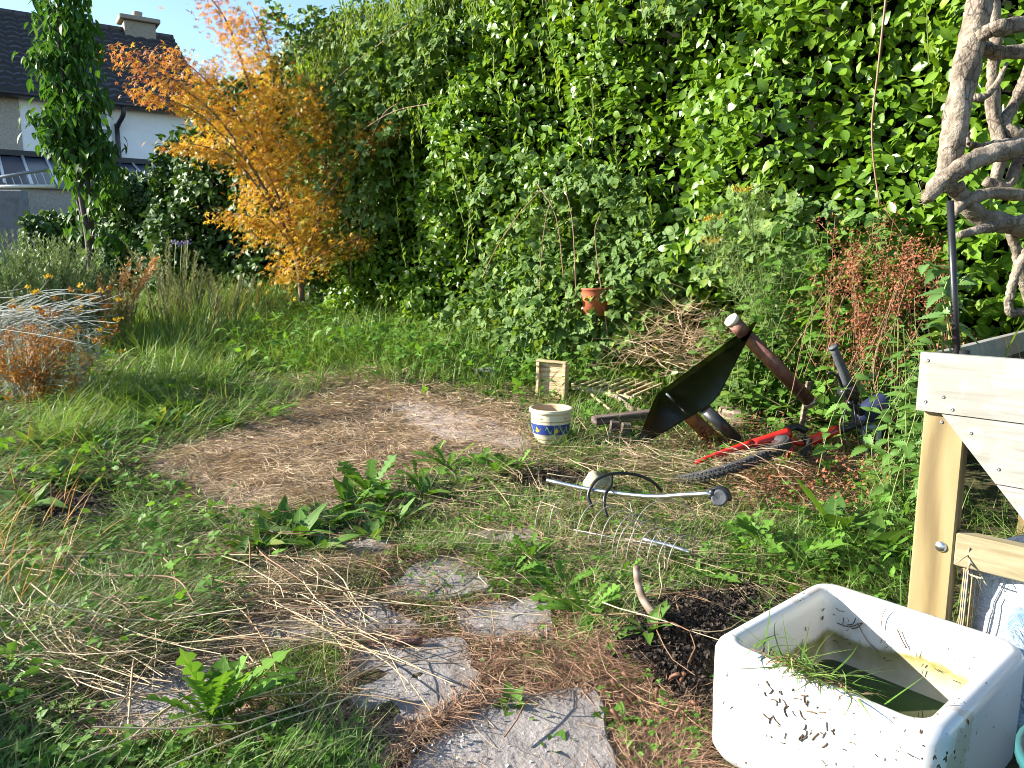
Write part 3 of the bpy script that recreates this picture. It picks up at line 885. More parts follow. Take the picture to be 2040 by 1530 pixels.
# bramble climbing over the hedge behind the maple
q = sample_poly([(600, 300), (650, 190), (720, 110), (800, 60), (900, 30), (960, 60), (900, 130), (840, 230), (800, 340), (790, 450), (740, 540), (640, 560), (620, 430)], 1100)
P = hedge_hit(q[:, 0], q[:, 1]) + HN * (.22 + lump_depth(q[:, 0], q[:, 1], 45) + .1 * rng.normal(size=len(q)))[:, None]
t = thing('bramble', 'dark climbing bramble trailing over the hedge beside the orange maple', 'bramble', (-1.6, 8.2, float(gz(-1.6, 8.2))))
bramble(t, P, 0, .078, np.array([-.6, -.6, .5]), G_BRAM,
        canes_px([[(735, 405), (780, 320), (820, 245), (850, 210)], [(620, 420), (650, 300), (700, 200), (780, 120), (880, 60)], [(690, 480), (700, 380), (735, 300), (830, 240), (930, 215)], [(660, 560), (670, 470), (690, 400)], [(770, 520), (775, 440), (790, 390)]], .33))
# bramble arches against the sky at the top left of the hedge
sk = [[(600, 100), (640, 60), (700, 30), (790, 8)], [(560, 80), (600, 40), (640, 28)], [(640, 70), (690, 48), (760, 20), (800, 14)], [(520, 70), (545, 20), (560, 40), (600, 75)]]
t = thing('bramble', 'loose bramble sprays arching against the sky on top of the hedge', 'bramble', (-2.4, 9.2, float(gz(-2.4, 9.2))))
cp, lpnts = [], []
for pl in sk:
    q = np.array([at(p[0], p[1], 9.1 - (p[0] - 560) / 260) for p in pl]); cp.append(q)
    sp_ = smooth_path(q, 10); lpnts.append(np.repeat(sp_, 3, 0) + rng.normal(0, .06, (len(sp_) * 3, 3)))
base = np.array([[-2.3, 9.5, 3.0]])
bramble(t, np.vstack(lpnts), 0, .06, np.array([-.4, -.6, .6]), G_BRAM, cp)
# a few bramble leaves hanging in front of the maple
q = np.array([(640, 370), (650, 385), (690, 400), (700, 420), (625, 285), (660, 440), (640, 300), (720, 340), (735, 360), (745, 330), (690, 455), (700, 350), (760, 390), (655, 345), (690, 330), (720, 300)], float)
q = np.repeat(q, 3, 0) + rng.normal(0, 8, (48, 2)); P = np.array([at(a, b, 8.1 + rng.normal(0, .06)) for a, b in q])
t = thing('bramble', 'sparse bramble shoot hanging in front of the maple', 'bramble', (-1.7, 8.1, float(gz(-1.7, 8.1))))
bramble(t, P, 0, .075, np.array([-.6, -.6, .5]), G_BRAM, [np.array([at(a, b, 8.15) for a, b in pl]) for pl in ([(700, 560), (692, 450), (665, 380), (640, 300)], [(735, 480), (740, 400), (725, 320)])])
# grey-green bramble patches spread over the face of the hedge
q = np.vstack([sample_poly([(930, 330), (1060, 300), (1250, 330), (1300, 420), (1200, 470), (1000, 440)], 130), sample_poly([(1340, 0), (1440, 0), (1420, 60), (1350, 50)], 70), sample_poly([(1400, 420), (1520, 380), (1640, 400), (1800, 420), (1840, 520), (1600, 560), (1440, 560)], 260)])
P = hedge_hit(q[:, 0], q[:, 1]) + HN * (.24 + .08 * rng.normal(size=len(q)))[:, None]
t = thing('bramble', 'scattered grey-green bramble sprays on the sunny hedge face', 'bramble', (1.0, 5.6, float(gz(1.0, 5.6))))
bramble(t, P, 0, .066, np.array([-.6, -.6, .5]), G_BRAM)
# one long bare runner hanging down the hedge on the right
pl = [(1832, -20), (1822, 60), (1808, 180), (1798, 260), (1800, 330), (1812, 420)]
mbc = MB(); rod(mbc, hedge_hit([p[0] for p in pl], [p[1] for p in pl]) + HN * .42, .007, 5, 5, r1=.004)
tag(mbc.build('hanging_runner', CANE), 'long bare brown runner hanging down the hedge beside the gnarled trunk', 'runner')

# ------------------------------------------------------------------ orange maple
MY = 8.45
mp = thing('maple_tree', 'small orange and yellow Japanese maple in front of the hedge', 'tree', gp(600, 585))
mb = MB()
base = at(602, 590, MY)
def mpath(pl, r0, r1, jit=.01):
    q = np.array([at(p[0], p[1], MY + p[2]) for p in pl])
    rod(mb, q, r0, 6, 4, r1=r1); return smooth_path(q, 8)
limbs = [
    ([(602, 600, 0), (596, 540, 0), (585, 470, .05), (560, 380, .1), (525, 280, .1), (490, 150, .15), (450, 40, .2), (405, -20, .2)], .035, .006),
    ([(600, 575, 0), (590, 500, -.1), (555, 430, -.3), (500, 330, -.5), (430, 230, -.6), (340, 160, -.7), (250, 104, -.7)], .026, .004),
    ([(604, 570, 0), (620, 480, .1), (640, 400, .15), (650, 300, .1), (640, 230, .1), (610, 150, .1)], .024, .004),
    ([(585, 470, .05), (540, 360, -.2), (480, 240, -.25), (400, 150, -.3), (330, 95, -.35)], .016, .003),
    ([(596, 540, 0), (640, 430, -.3), (690, 330, -.4), (740, 280, -.45), (782, 248, -.5)], .016, .003),
    ([(590, 500, -.1), (540, 440, -.4), (490, 430, -.5), (448, 425, -.5)], .012, .003),
    ([(600, 540, 0), (650, 500, -.3), (700, 480, -.4), (730, 470, -.4)], .012, .003),
    ([(525, 280, .1), (545, 170, 0), (530, 80, 0), (500, 15, 0)], .012, .003),
    ([(555, 430, -.3), (470, 320, -.6), (400, 290, -.7), (345, 285, -.75)], .012, .003),
    ([(500, 330, -.5), (400, 230, -.8), (310, 190, -.9), (275, 178, -.9)], .010, .003),
]
curves = [mpath(*l) for l in limbs]
mb.build('trunk', BARKM, mp)
PALM = palm5()
sprays = []
def spray(c, r, n, flat=.45, f0=.35, f1=1.0):
    k0 = int(len(c) * f0)
    sprays.append((c[k0:], r, n, flat))
spray(curves[0], .12, 1150, .8, .3); spray(curves[1], .12, 1100, .5, .38); spray(curves[2], .12, 850, .7, .3)
spray(curves[3], .11, 560); spray(curves[4], .08, 420, .4, .3); spray(curves[5], .10, 300, .4, .3); spray(curves[6], .11, 240, .5, .3)
spray(curves[7], .11, 480, .7, .1); spray(curves[8], .09, 330, .4); spray(curves[9], .08, 280, .4)
# dense clumps hung below and between the limbs (pixel centre, radius px, count)
clumps = [(470, 60, 45, 260), (500, 120, 55, 380), (530, 200, 60, 420), (600, 210, 50, 320), (420, 150, 40, 220), (380, 190, 40, 220), (460, 250, 55, 380), (410, 290, 45, 220), (520, 320, 60, 420), (590, 300, 60, 400), (640, 250, 40, 200),
          (600, 400, 55, 360), (560, 460, 50, 330), (620, 470, 60, 420), (500, 400, 45, 230), (585, 530, 55, 300), (640, 520, 45, 160), (500, 470, 40, 120), (560, 540, 40, 120), (650, 420, 40, 150), (690, 480, 35, 60), (720, 265, 26, 90), (535, 260, 50, 300)]
Pl = []
for c, r, n, fl in sprays:
    i = rng.integers(0, len(c), n)
    off = rng.normal(0, 1, (n, 3)) * np.array([r, r * 1.1, r * fl])
    off[:, 2] -= .04
    Pl.append(c[i] + off)
for cx, cyy, r, n in clumps:
    n = int(n * .85); q = rng.normal(0, .42, (n, 2)) * r + [cx, cyy]
    d = MY + rng.normal(-.15, .28, n)
    Pl.append(np.array([at(a, b, y) for (a, b), y in zip(q, d)]))
Pl = np.vstack(Pl); n = len(Pl)
az = rng.uniform(0, 6.28, n)
dr = np.c_[np.cos(az), np.sin(az), rng.uniform(-.9, .05, n)]
nn = nrm(np.array([-.25, -.35, 1.0]) + rng.normal(0, .45, (n, 3)))
# outer and upper sprays redder
ppx, ppy = proj(Pl)
pr = np.clip((230 - ppy) / 300 + (np.abs(ppx - 560) - 120) / 300, .05, .8)
red = rng.random(n) < pr
mbl = MB()
S = rng.uniform(.034, .062, n)
R = frames(dr, nn)
inst(mbl, PALM, Pl, R, S, red.astype(int))
mbl.build('crown', [G_MAPLE, G_MAPLE2], mp)

# ------------------------------------------------------------------ columnar cherry
CY = 9.6
ct = thing('cherry_tree', 'slim upright cherry tree with drooping dark green leaves in front of the house', 'tree', gp(180, 560))
mb = MB()
stems = [[(182, 575), (178, 500), (168, 430), (150, 330), (135, 230), (120, 120), (115, 10), (112, -40)], [(184, 575), (182, 500), (178, 420), (172, 320), (160, 200), (150, 90), (150, -20)], [(180, 575), (176, 480), (150, 380), (132, 300), (115, 200), (105, 90), (100, 0)], [(186, 575), (185, 470), (176, 370), (178, 260), (170, 150), (165, 40)]]
scur = []
for i, pl in enumerate(stems):
    q = np.array([at(a, b, CY + .12 * (i - 1.5)) for a, b in pl])
    rod(mb, q, .045 - .006 * i, 7, 4, r1=.008); scur.append(smooth_path(q, 8))
side = [[(150, 330), (120, 290), (80, 270)], [(150, 360), (190, 310), (225, 285)], [(132, 300), (90, 240), (65, 232)], [(130, 200), (90, 130), (55, 100)], [(170, 430), (200, 400), (235, 335)], [(176, 470), (215, 470), (250, 480)], [(160, 200), (190, 190), (205, 205)]]
for pl in side:
    q = np.array([at(a, b, CY - .25) for a, b in pl]); rod(mb, q, .010, 5, 4, r1=.004); scur.append(smooth_path(q, 8)[4:])
mb.build('trunk', BARKC, ct)
Pl = []
for i, c in enumerate(scur):
    m_ = int(len(c) * .42) if i < 4 else 0
    c = c[m_:]; n = 330 if i < 4 else 60
    w = rng.normal(0, 1, (n, 3)) * (np.array([.10, .12, .12]) if i < 4 else np.array([.07, .08, .05]))
    Pl.append(c[rng.integers(0, len(c), n)] + w)
for cx, cyy, r, n in [(130, 30, 40, 160), (130, 110, 45, 200), (125, 190, 45, 190), (120, 250, 45, 150), (90, 110, 28, 60), (150, 280, 45, 130), (190, 290, 30, 70), (155, 350, 30, 40), (210, 330, 22, 30), (205, 480, 30, 30), (150, 440, 30, 25), (225, 465, 25, 22)]:
    q = rng.normal(0, .55, (n, 2)) * r + [cx, cyy]
    Pl.append(np.array([at(a, b, y) for (a, b), y in zip(q, CY + rng.normal(0, .2, n))]))
Pl = np.vstack(Pl); n = len(Pl); az = rng.uniform(0, 6.28, n)
dr = np.c_[np.cos(az) * .8, np.sin(az) * .8, rng.uniform(-1.2, -.3, n)]
nn = nrm(np.c_[np.cos(az) * .7, np.sin(az) * .7, np.full(n, .7)] + rng.normal(0, .25, (n, 3)))
mbl = MB()
TC = [oval(.42, .25, .35), oval(.38, .3, .2), oval(.46, .2, .5)]
pk = rng.integers(0, 3, n); R = frames(dr, nn); S = rng.uniform(.09, .16, n)
for k in range(3): inst(mbl, TC[k], Pl[pk == k], R[pk == k], S[pk == k])
mbl.build('crown', G_CHERRY, ct)

# ------------------------------------------------------------------ shrubs on the left
def needle_bush(name, label, cat, cx, n_st, hmin, hmax, spread, mat, Y, W=.0032, nl=46, L=.028, lean=.25):
    c = gp(cx[0], cx[1]); c = at(cx[0], cx[1], Y); c[2] = gz(c[0], c[1])
    root = thing(name, label, cat, c)
    a = rng.uniform(0, 6.28, n_st); r = spread * np.sqrt(rng.random(n_st))
    b = c + np.c_[np.cos(a) * r, np.sin(a) * r * .7, np.zeros(n_st)]
    b[:, 2] = gz(b[:, 0], b[:, 1])
    h = rng.uniform(hmin, hmax, n_st) * (1 - .25 * (r / spread) ** 2)
    ln = np.c_[np.cos(a), np.sin(a)] * (r / spread * lean)[:, None] + rng.normal(0, .07, (n_st, 2))
    ts = np.linspace(0, 1, 6)
    P = b[:, None] + np.concatenate([ln[:, None] * (ts ** 1.4)[None, :, None] * h[:, None, None], (h[:, None] * ts)[:, :, None]], -1)
    ms = MB(); tubes(ms, P, np.tile(np.linspace(.004, .0012, 6), (n_st, 1)), 4); ms.build('stems', REDSTALK, root)
    ml = MB()
    i = np.repeat(np.arange(n_st), nl); tt = np.tile(np.linspace(.18, 1, nl), n_st) + rng.normal(0, .01, n_st * nl)
    f = np.clip(tt, 0, 1) * 5; k = np.clip(f.astype(int), 0, 4); fr = (f - k)[:, None]
    Q = P[i, k] * (1 - fr) + P[i, k + 1] * fr
    blades(ml, Q, rng.uniform(0, 6.28, len(Q)), L * rng.uniform(.7, 1.2, len(Q)), rng.uniform(.35, 1.0, len(Q)), rng.uniform(-.2, .3, len(Q)), W, 2)
    ml.build('needles', mat, root)
    return root
needle_bush('rosemary_bush', 'upright grey-green rosemary bush at the left edge', 'shrub', (70, 620), 250, .8, 1.15, .58, ROSEM, 7.4, .015, 64, .05)
needle_bush('rosemary_bush', 'smaller dark rosemary plant beside the cherry trunk', 'shrub', (215, 600), 60, .3, .5, .25, MUG, 8.1, .012, 60, .05)
def tall_weed(name, label, cat, cx, Y, n_st, hmin, hmax, spread, mat, W=.011, nl=110, L=.05):
    return needle_bush(name, label, cat, cx, n_st, hmin, hmax, spread, mat, Y, W, nl, L, .3)
tall_weed('mugwort', 'tall feathery grey-green weed between the cherry tree and the maple', 'weed', (345, 600), 8.3, 26, .8, 1.12, .24, MUG)
tall_weed('mugwort', 'lower hazy grey weed in front of the dark ivy hedge', 'weed', (410, 600), 8.5, 40, .42, .75, .5, MUG)
tall_weed('mugwort', 'thin grey weed at the foot of the grey garden wall', 'weed', (40, 560), 9.4, 14, .8, 1.1, .35, MUG)
# purple flowers on the weed
ast = thing('aster', 'small purple flower heads against the dark ivy', 'flower', gp(358, 600))
for a, b in ((350, 482), (362, 485), (374, 484)):
    mb = MB(); P = np.array([at(c, d, 8.0) for c, d in zip(rng.normal(a, 3.5, 20), rng.normal(b, 3, 20))])
    inst(mb, PALM, P, frames(rng.normal(0, 1, (20, 3)), np.array([-.3, -1, .6])), rng.uniform(.014, .024, 20)); mb.build('flower_head', PURPLE, ast)
mb = MB()
for a, b in ((350, 482), (362, 485), (374, 484)): rod(mb, [at(a, b, 8.0), at(a - 3, b + 70, 8.1), gp(a - 4, 600)], .003, 4, 3)
mb.build('stems', GREENSTALK, ast)
# dry orange plume plant
c = at(240, 600, 7.4); c[2] = gz(c[0], c[1])
root = thing('plume_plant', 'dry orange plumes leaning to the right in front of the cherry trunk', 'plant', c)
ms, ml = MB(), MB()
for k in range(26):
    u = rng.uniform(0, 1)
    top = at(195 + 130 * u + rng.normal(0, 8), 575 - 55 * u + rng.normal(0, 10), 7.3 + rng.normal(0, .1))
    p = smooth_path([c + rng.normal(0, .05, 3) * [1, 1, 0], c * .5 + top * .5 + [-.05, 0, .05], top], 6)
    rod(ms, p, .003, 4, 1, r1=.0015, smooth=False)
    i = rng.integers(len(p) // 2, len(p), 70)
    Q = p[i] + rng.normal(0, .011, (70, 3))
    blades(ml, Q, rng.uniform(0, 6.28, 70), .034, rng.uniform(.2, 1.6, 70), 0, .012, 2)
ms.build('stems', REDSTALK, root); ml.build('plumes', PLUME, root)

# silver bush with yellow and rust seed heads
c = at(60, 800, 5.3); c[2] = gz(c[0], c[1])
root = thing('silver_bush', 'sprawling bush of silver stems with yellow and rust flower heads', 'shrub', c)
ms, ml, mf, mo = MB(), MB(), MB(), MB()
c0 = at(-40, 705, 5.6)
for k in range(150):
    u, w = rng.random(), rng.random()
    e = at(30 + 210 * u + rng.normal(0, 16), 575 + 150 * w ** 1.2 * (.4 + .6 * u) + rng.normal(0, 14), 5.35 + rng.normal(0, .22))
    b = c0 + rng.normal(0, 1, 3) * [.22, .22, .10]
    p = smooth_path([b, b * .6 + e * .4 + [0, 0, .02 + .10 * rng.random()], b * .25 + e * .75 + rng.normal(0, .03, 3) + [0, 0, .04], e - [0, 0, .02]], 5)
    rod(ms, p, .0032, 4, 1, r1=.002, smooth=False)
    if rng.random() < .40:
        nfl = 16; yel = rng.random() < .45
        if yel: mf = MB()
        blades(mf if yel else mo, np.repeat(e[None], nfl, 0) + rng.normal(0, .012, (nfl, 3)) * [1, 1, .5], rng.uniform(0, 6.28, nfl), .020, rng.uniform(.2, 1.2, nfl), 0, .016, 2)
        if yel: mf.build('flower', YELFL, root)
# soft silver leaf tufts low in the bush
for k in range(110):
    e = at(rng.uniform(-40, 200), rng.uniform(690, 830), 5.1 + rng.normal(0, .2)); m_ = 26
    blades(ml, np.repeat(e[None], m_, 0) + np.c_[np.zeros((m_, 2)), np.linspace(0, .12, m_)], rng.uniform(0, 6.28, m_), .04, rng.uniform(.4, 1.1, m_), 0, .005, 2)
# rust seed clusters
for k in range(150):
    e = at(rng.normal(62, 55), rng.normal(725, 38), 5.0 + rng.normal(0, .16)); m_ = 40
    blades(mo, np.repeat(e[None], m_, 0) + rng.normal(0, .024, (m_, 3)), rng.uniform(0, 6.28, m_), .020, rng.uniform(.1, 2.2, m_), 0, .011, 2)
    rod(ms, [c + rng.normal(0, .1, 3) * [1, 1, 0], (c + e) / 2 + [0, 0, .05], e], .003, 3, 3)
ms.build('stems', SILVER, root); ml.build('leaves', SILVERL, root); mo.build('seed_heads', ORANGEFL, root)

# ------------------------------------------------------------------ white ceramic sink
def sink_mat(inner):
    m, nt, p = new_mat('sink_inside_glaze' if inner else 'sink_glaze')
    tc = nt.nodes.new('ShaderNodeTexCoord'); co = tc.outputs['Object']
    sx = nt.nodes.new('ShaderNodeSeparateXYZ'); nt.links.new(co, sx.inputs[0])
    n1 = noise(nt, 3.2, 4, .55, co); n2 = noise(nt, 26, 4, .6, co); n3 = noise(nt, 120, 3, .5, co)
    base = ramp(nt, n1, [(.3, (.54, .54, .53)), (.7, (.62, .625, .63))])
    if inner:
        base = mix(nt, .8, base, (.66, .62, .52))
        # green scum along the old water line
        w = mth(nt, 'ADD', sx.outputs[2], mth(nt, 'MULTIPLY', mth(nt, 'SUBTRACT', noise(nt, 7, 5, .6, co), .5), .09))
        band = ramp(nt, w, [(.09, (.45, .45, .45)), (.125, (.8, .8, .8)), (.155, (1, 1, 1)), (.17, (0, 0, 0))])
        sc = nt.nodes.new('ShaderNodeSeparateColor'); nt.links.new(band, sc.inputs[0])
        base = mix(nt, mth(nt, 'MULTIPLY', sc.outputs[0], mth(nt, 'ADD', .62, mth(nt, 'MULTIPLY', n2, .6))), base, (.15, .135, .012))
    else:
        # splashed mud below the rim, thinning downwards, and fine crazing
        d = mth(nt, 'ADD', mth(nt, 'ABSOLUTE', mth(nt, 'SUBTRACT', sx.outputs[0], -.005)), mth(nt, 'MULTIPLY', mth(nt, 'ABSOLUTE', mth(nt, 'SUBTRACT', sx.outputs[2], .21)), .55))
        thr = mth(nt, 'ADD', .60, mth(nt, 'MULTIPLY', d, 1.1))
        thr = mth(nt, 'MINIMUM', thr, .735)
        spk = mth(nt, 'GREATER_THAN', noise(nt, 75, 2, .5, co), thr)
        vo = node(nt, 'ShaderNodeTexVoronoi', Scale=42.0); vo.feature = 'DISTANCE_TO_EDGE'
        nt.links.new(co, vo.inputs['Vector'])
        cz = mth(nt, 'MULTIPLY', mth(nt, 'LESS_THAN', vo.outputs['Distance'], .012), .10)
        base = mix(nt, cz, base, (.42, .38, .34))
        st = mth(nt, 'MULTIPLY', mth(nt, 'MULTIPLY', mth(nt, 'GREATER_THAN', noise(nt, 9, 4, .6, co), .52), mth(nt, 'LESS_THAN', d, .15)), .42)
        base = mix(nt, st, base, (.38, .26, .13))
        base = mix(nt, spk, base, (.085, .05, .028))
    nt.links.new(base, p.inputs['Base Color'])
    p.inputs['Roughness'].default_value = .22 if not inner else .4
    p.inputs['Coat Weight'].default_value = .0
    return m
ang = math.radians(-49.0)
SR = rz(ang); SC = np.array([.736, 1.466, 0.0])
SKX, SKY, SKZ = .452, .486, .262
def rrect(hx, hy, r, k=6):
    P = []
    for cx, cy_, a0 in ((hx - r, hy - r, 0), (-hx + r, hy - r, 90), (-hx + r, -hy + r, 180), (hx - r, -hy + r, 270)):
        for i in range(k + 1):
            a = math.radians(a0 + 90 * i / k); P.append((cx + r * math.cos(a), cy_ + r * math.sin(a)))
    return np.array(P)
def loft(mb, rings, mats, R, c, cap0=True, cap1=True):
    n = len(rings[0])
    V = np.concatenate(rings); lp, sz, mt = [], [], []
    for k in range(len(rings) - 1):
        for i in range(n):
            j = (i + 1) % n
            lp += [k * n + i, k * n + j, (k + 1) * n + j, (k + 1) * n + i]; sz.append(4); mt.append(mats[k])
    if cap0: lp += list(range(n))[::-1]; sz.append(n); mt.append(mats[0])
    if cap1: lp += [(len(rings) - 1) * n + i for i in range(n)]; sz.append(n); mt.append(mats[-1])
    mb.add(V @ np.asarray(R).T + np.asarray(c), lp, sz, mt, None, True)
sg = float(gz(SC[0], SC[1])) - .012
spec = [(.030, .0, .05, 0), (.010, .006, .055, 0), (0, .028, .055, 0), (-.002, .14, .055, 0), (-.002, .238, .055, 0), (.004, .252, .052, 0), (.014, .260, .048, 0), (.026, .262, .044, 0), (.036, .258, .04, 0), (.042, .248, .038, 1), (.045, .225, .036, 1), (.052, .075, .036, 1), (.062, .055, .04, 1), (.085, .045, .05, 1)]
rings = [np.c_[rrect(SKX / 2 - o, SKY / 2 - o, max(.02, r)), np.full(28, z)] for o, z, r, _ in spec]
sink = thing('sink', 'white ceramic butler sink with muddy specks and green water inside', 'sink', (SC[0], SC[1], sg))
mb = MB(); loft(mb, rings, [s[3] for s in spec[1:]], SR, (0, 0, 0))
basin = mb.build('basin', [sink_mat(False), sink_mat(True)], None)
basin.parent = sink; basin.location = (0, 0, 0)
WATER, nt, p = new_mat('green_water')
p.inputs['Base Color'].default_value = (.018, .045, .006, 1); p.inputs['Roughness'].default_value = .04; p.inputs['Specular IOR Level'].default_value = .6
mb = MB(); q = rrect(SKX / 2 - .0525, SKY / 2 - .0525, .036); mb.add(np.c_[q, np.full(28, .088)] @ SR.T + [SC[0], SC[1], sg], list(range(28)), [28], 0, None, False)
mb.build('water', WATER, sink)
HOLE = noise_mat('drain_rust_shade', [(.012, .008, .006), (.05, .02, .012)], 40, .8, .3)  # near black puts the hole's inner shade into a flat disc, with brown
fr = axis_frame(SR @ np.array([0, -1, 0]))
mb = MB()
hx = SKX / 2 - .075
hc = SR @ np.array([hx, -SKY / 2 - .002, .098]) + [SC[0], SC[1], sg]
lathe(mb, [(.0, .0005), (.0125, .0005), (.0135, .0015), (.0150, .001), (.0155, -.004)], 20, hc, fr)
mb.build('overflow_hole', HOLE, sink)
# clump of pulled grass hanging over the sink's near rim
gcl = SR @ np.array([-.02, -SKY / 2 + .030, .262]) + [SC[0], SC[1], sg]
clump = thing('grass_clump', 'pulled clump of green grass and roots draped over the sink rim', 'grass clump', gcl)
mb = MB(); n = 120
P = gcl + (rng.normal(0, 1, (n, 3)) * [.055, .016, .006]) @ SR.T + [0, 0, .004]
blades(mb, P, rng.uniform(0, 6.28, n), rng.uniform(.04, .13, n), rng.uniform(.7, 1.5, n), rng.uniform(.1, .9, n), .0035, 4, rng.uniform(-1, 1, n)); mb.build('blades', G_LAWN, clump)
mb = MB(); n = 130
P = gcl + (rng.normal(0, 1, (n, 3)) * [.05, .012, .004]) @ SR.T + [0, 0, .002]
blades(mb, P, rng.uniform(0, 6.28, n), rng.uniform(.02, .07, n), rng.uniform(1.2, 1.7, n), rng.uniform(-.2, .9, n), .003, 4, rng.uniform(-2, 2, n)); mb.build('roots', DRY_RED, clump)
# small wet scraps stuck to the sink
DIRT = island_mat('wet_scrap', [(.05, .032, .02), (.09, .055, .03), (.12, .08, .04), (.04, .03, .02)], .7)
mb = MB()
def scraps(n, xr, zr, face, L0):
    x, z = rng.uniform(*xr, n), rng.uniform(*zr, n)
    for a, b in zip(x, z):
        if face == 'front': q0 = np.array([a, -SKY / 2 - .0035, b]); ax = (np.array([1.0, 0, 0]), np.array([0, 0, 1.0]))
        elif face == 'back': q0 = np.array([a, SKY / 2 - .0515 + (.25 - b) * -.03, b]); ax = (np.array([1.0, 0, 0]), np.array([0, 0, 1.0]))
        elif face == 'rim': q0 = np.array([a, -SKY / 2 + .026, .2640]); ax = (np.array([1.0, 0, 0]), np.array([0, 1.0, 0]))
        else: q0 = np.array([-SKX / 2 + .0505, a, b]); ax = (np.array([0, 1.0, 0]), np.array([0, 0, 1.0]))
        th = rng.uniform(0, 6.28); L_ = L0 * rng.uniform(.3, 1.3); c1, s1 = math.cos(th), math.sin(th); th2 = th + rng.uniform(-.9, .9)
        p0 = q0; p1 = q0 + (ax[0] * c1 + ax[1] * s1) * L_; p2 = p1 + (ax[0] * math.cos(th2) + ax[1] * math.sin(th2)) * L_ * .8
        rod(mb, [SR @ p0 + [SC[0], SC[1], sg], SR @ p1 + [SC[0], SC[1], sg], SR @ p2 + [SC[0], SC[1], sg]], rng.uniform(.0005, .0011) * (1.7 if L0 > .0095 else 1.0), 4, 2)
scraps(34, (-.20, .20), (.02, .235), 'front', .006); scraps(34, (-.09, .05), (.14, .238), 'front', .010)
scraps(34, (-.16, .16), (.13, .225), 'back', .007); scraps(10, (-.17, .17), (.14, .225), 'side', .012); scraps(6, (-.15, .0), (.2, .225), 'back', .035)
so = mb.build('wet_scraps', DIRT); tag(so, kind='stuff')

# ------------------------------------------------------------------ wooden planter trough
def wood_mat(name, cols, ax=(1, 1, 1), rough=.75, grain=26):
    m, nt, p = new_mat(name)
    co = objco(nt, ax)
    n1 = noise(nt, grain, 6, .6, co, .4); n2 = noise(nt, 3.5, 3, .5, objco(nt))
    w = node(nt, 'ShaderNodeTexWave', Scale=grain * .35, Distortion=5.0, Detail=3.0); w.bands_direction = 'Z'
    nt.links.new(co, w.inputs['Vector'])
    f = mth(nt, 'ADD', mth(nt, 'MULTIPLY', n1, .6), mth(nt, 'MULTIPLY', w.outputs['Fac'], .4))
    c = ramp(nt, f, [(.25, cols[0]), (.5, cols[1]), (.75, cols[2])])
    c = mix(nt, mth(nt, 'MULTIPLY', mth(nt, 'GREATER_THAN', n2, .56), .3), c, cols[3] if len(cols) > 3 else cols[0])
    nt.links.new(c, p.inputs['Base Color']); p.inputs['Roughness'].default_value = rough; p.inputs['Specular IOR Level'].default_value = .3
    nt.links.new(bump(nt, f, .35, .003), p.inputs['Normal'])
    return m
PO = at(1840, 700, 1.9)
PX = nrm([.70, -.714, 0]); PYv = np.array([-PX[1], PX[0], 0]); PR = np.stack([PX, PYv, [0, 0, 1]], -1)
PRp = np.stack([PX, [0, 0, 1], -PYv], -1)       # local (x, z, out) frame for outlines
pg = float(gz(PO[0] + .3, PO[1]))
H0 = PO[2] - pg
# grain runs along the board, so shrink the coordinate along PX : a rotated mapping keeps the stretch on the board
def plank_mat(name, cols, rough=.8):
    m, nt, p = new_mat(name)
    tc = nt.nodes.new('ShaderNodeTexCoord')
    mp = nt.nodes.new('ShaderNodeMapping'); mp.vector_type = 'POINT'
    mp.inputs['Rotation'].default_value = (0, 0, -math.atan2(PX[1], PX[0]))
    nt.links.new(tc.outputs['Object'], mp.inputs[0])
    m2 = nt.nodes.new('ShaderNodeMapping'); m2.inputs['Scale'].default_value = (.10, 1, 1); nt.links.new(mp.outputs[0], m2.inputs[0])
    n1 = noise(nt, 48, 6, .62, m2.outputs[0], .6); n2 = noise(nt, 7, 4, .55, mp.outputs[0]); n3 = noise(nt, 9, 3, .5, m2.outputs[0])
    f = mth(nt, 'ADD', mth(nt, 'MULTIPLY', n1, .65), mth(nt, 'MULTIPLY', n3, .35))
    c = ramp(nt, f, [(.33, cols[0]), (.5, cols[1]), (.66, cols[2])])
    c = mix(nt, mth(nt, 'MULTIPLY', mth(nt, 'GREATER_THAN', n2, .57), .35), c, cols[3])
    nt.links.new(c, p.inputs['Base Color']); p.inputs['Roughness'].default_value = rough; p.inputs['Specular IOR Level'].default_value = .25
    nt.links.new(bump(nt, n1, .3, .003), p.inputs['Normal'])
    return m
GREYWOOD = plank_mat('weathered_board', [(.17, .16, .14), (.265, .255, .228), (.335, .326, .295), (.18, .18, .145)])
RAILW = plank_mat('treated_rail', [(.19, .155, .085), (.275, .235, .145), (.33, .29, .19), (.21, .18, .11)])
def post_mat():
    m, nt, p = new_mat('treated_post')
    co = objco(nt, (1, 1, .09))
    n1 = noise(nt, 34, 5, .6, co, .8)
    w = node(nt, 'ShaderNodeTexWave', Scale=5.5, Distortion=6.0, Detail=2.0); w.bands_direction = 'X'
    nt.links.new(objco(nt, (1, 1, .22)), w.inputs['Vector'])
    f = mth(nt, 'ADD', mth(nt, 'MULTIPLY', n1, .55), mth(nt, 'MULTIPLY', w.outputs['Fac'], .45))
    c = ramp(nt, f, [(.25, (.13, .09, .034)), (.5, (.205, .15, .06)), (.72, (.26, .195, .088))])
    nt.links.new(c, p.inputs['Base Color']); p.inputs['Roughness'].default_value = .65
    nt.links.new(bump(nt, n1, .25, .002), p.inputs['Normal'])
    return m
POSTW = post_mat()
def pl(x, y, z): return PO + PX * x + PYv * y + np.array([0, 0, z])
def pl_hit(px, py, y=0.0):
    d = ray(px, py); n_ = PYv; o = np.array([0, 0, CAM_H])
    t = np.dot(pl(0, y, 0) - o, n_) / np.dot(d, n_)
    q = o + d * t - PO
    return float(q @ PX), float(q[2])
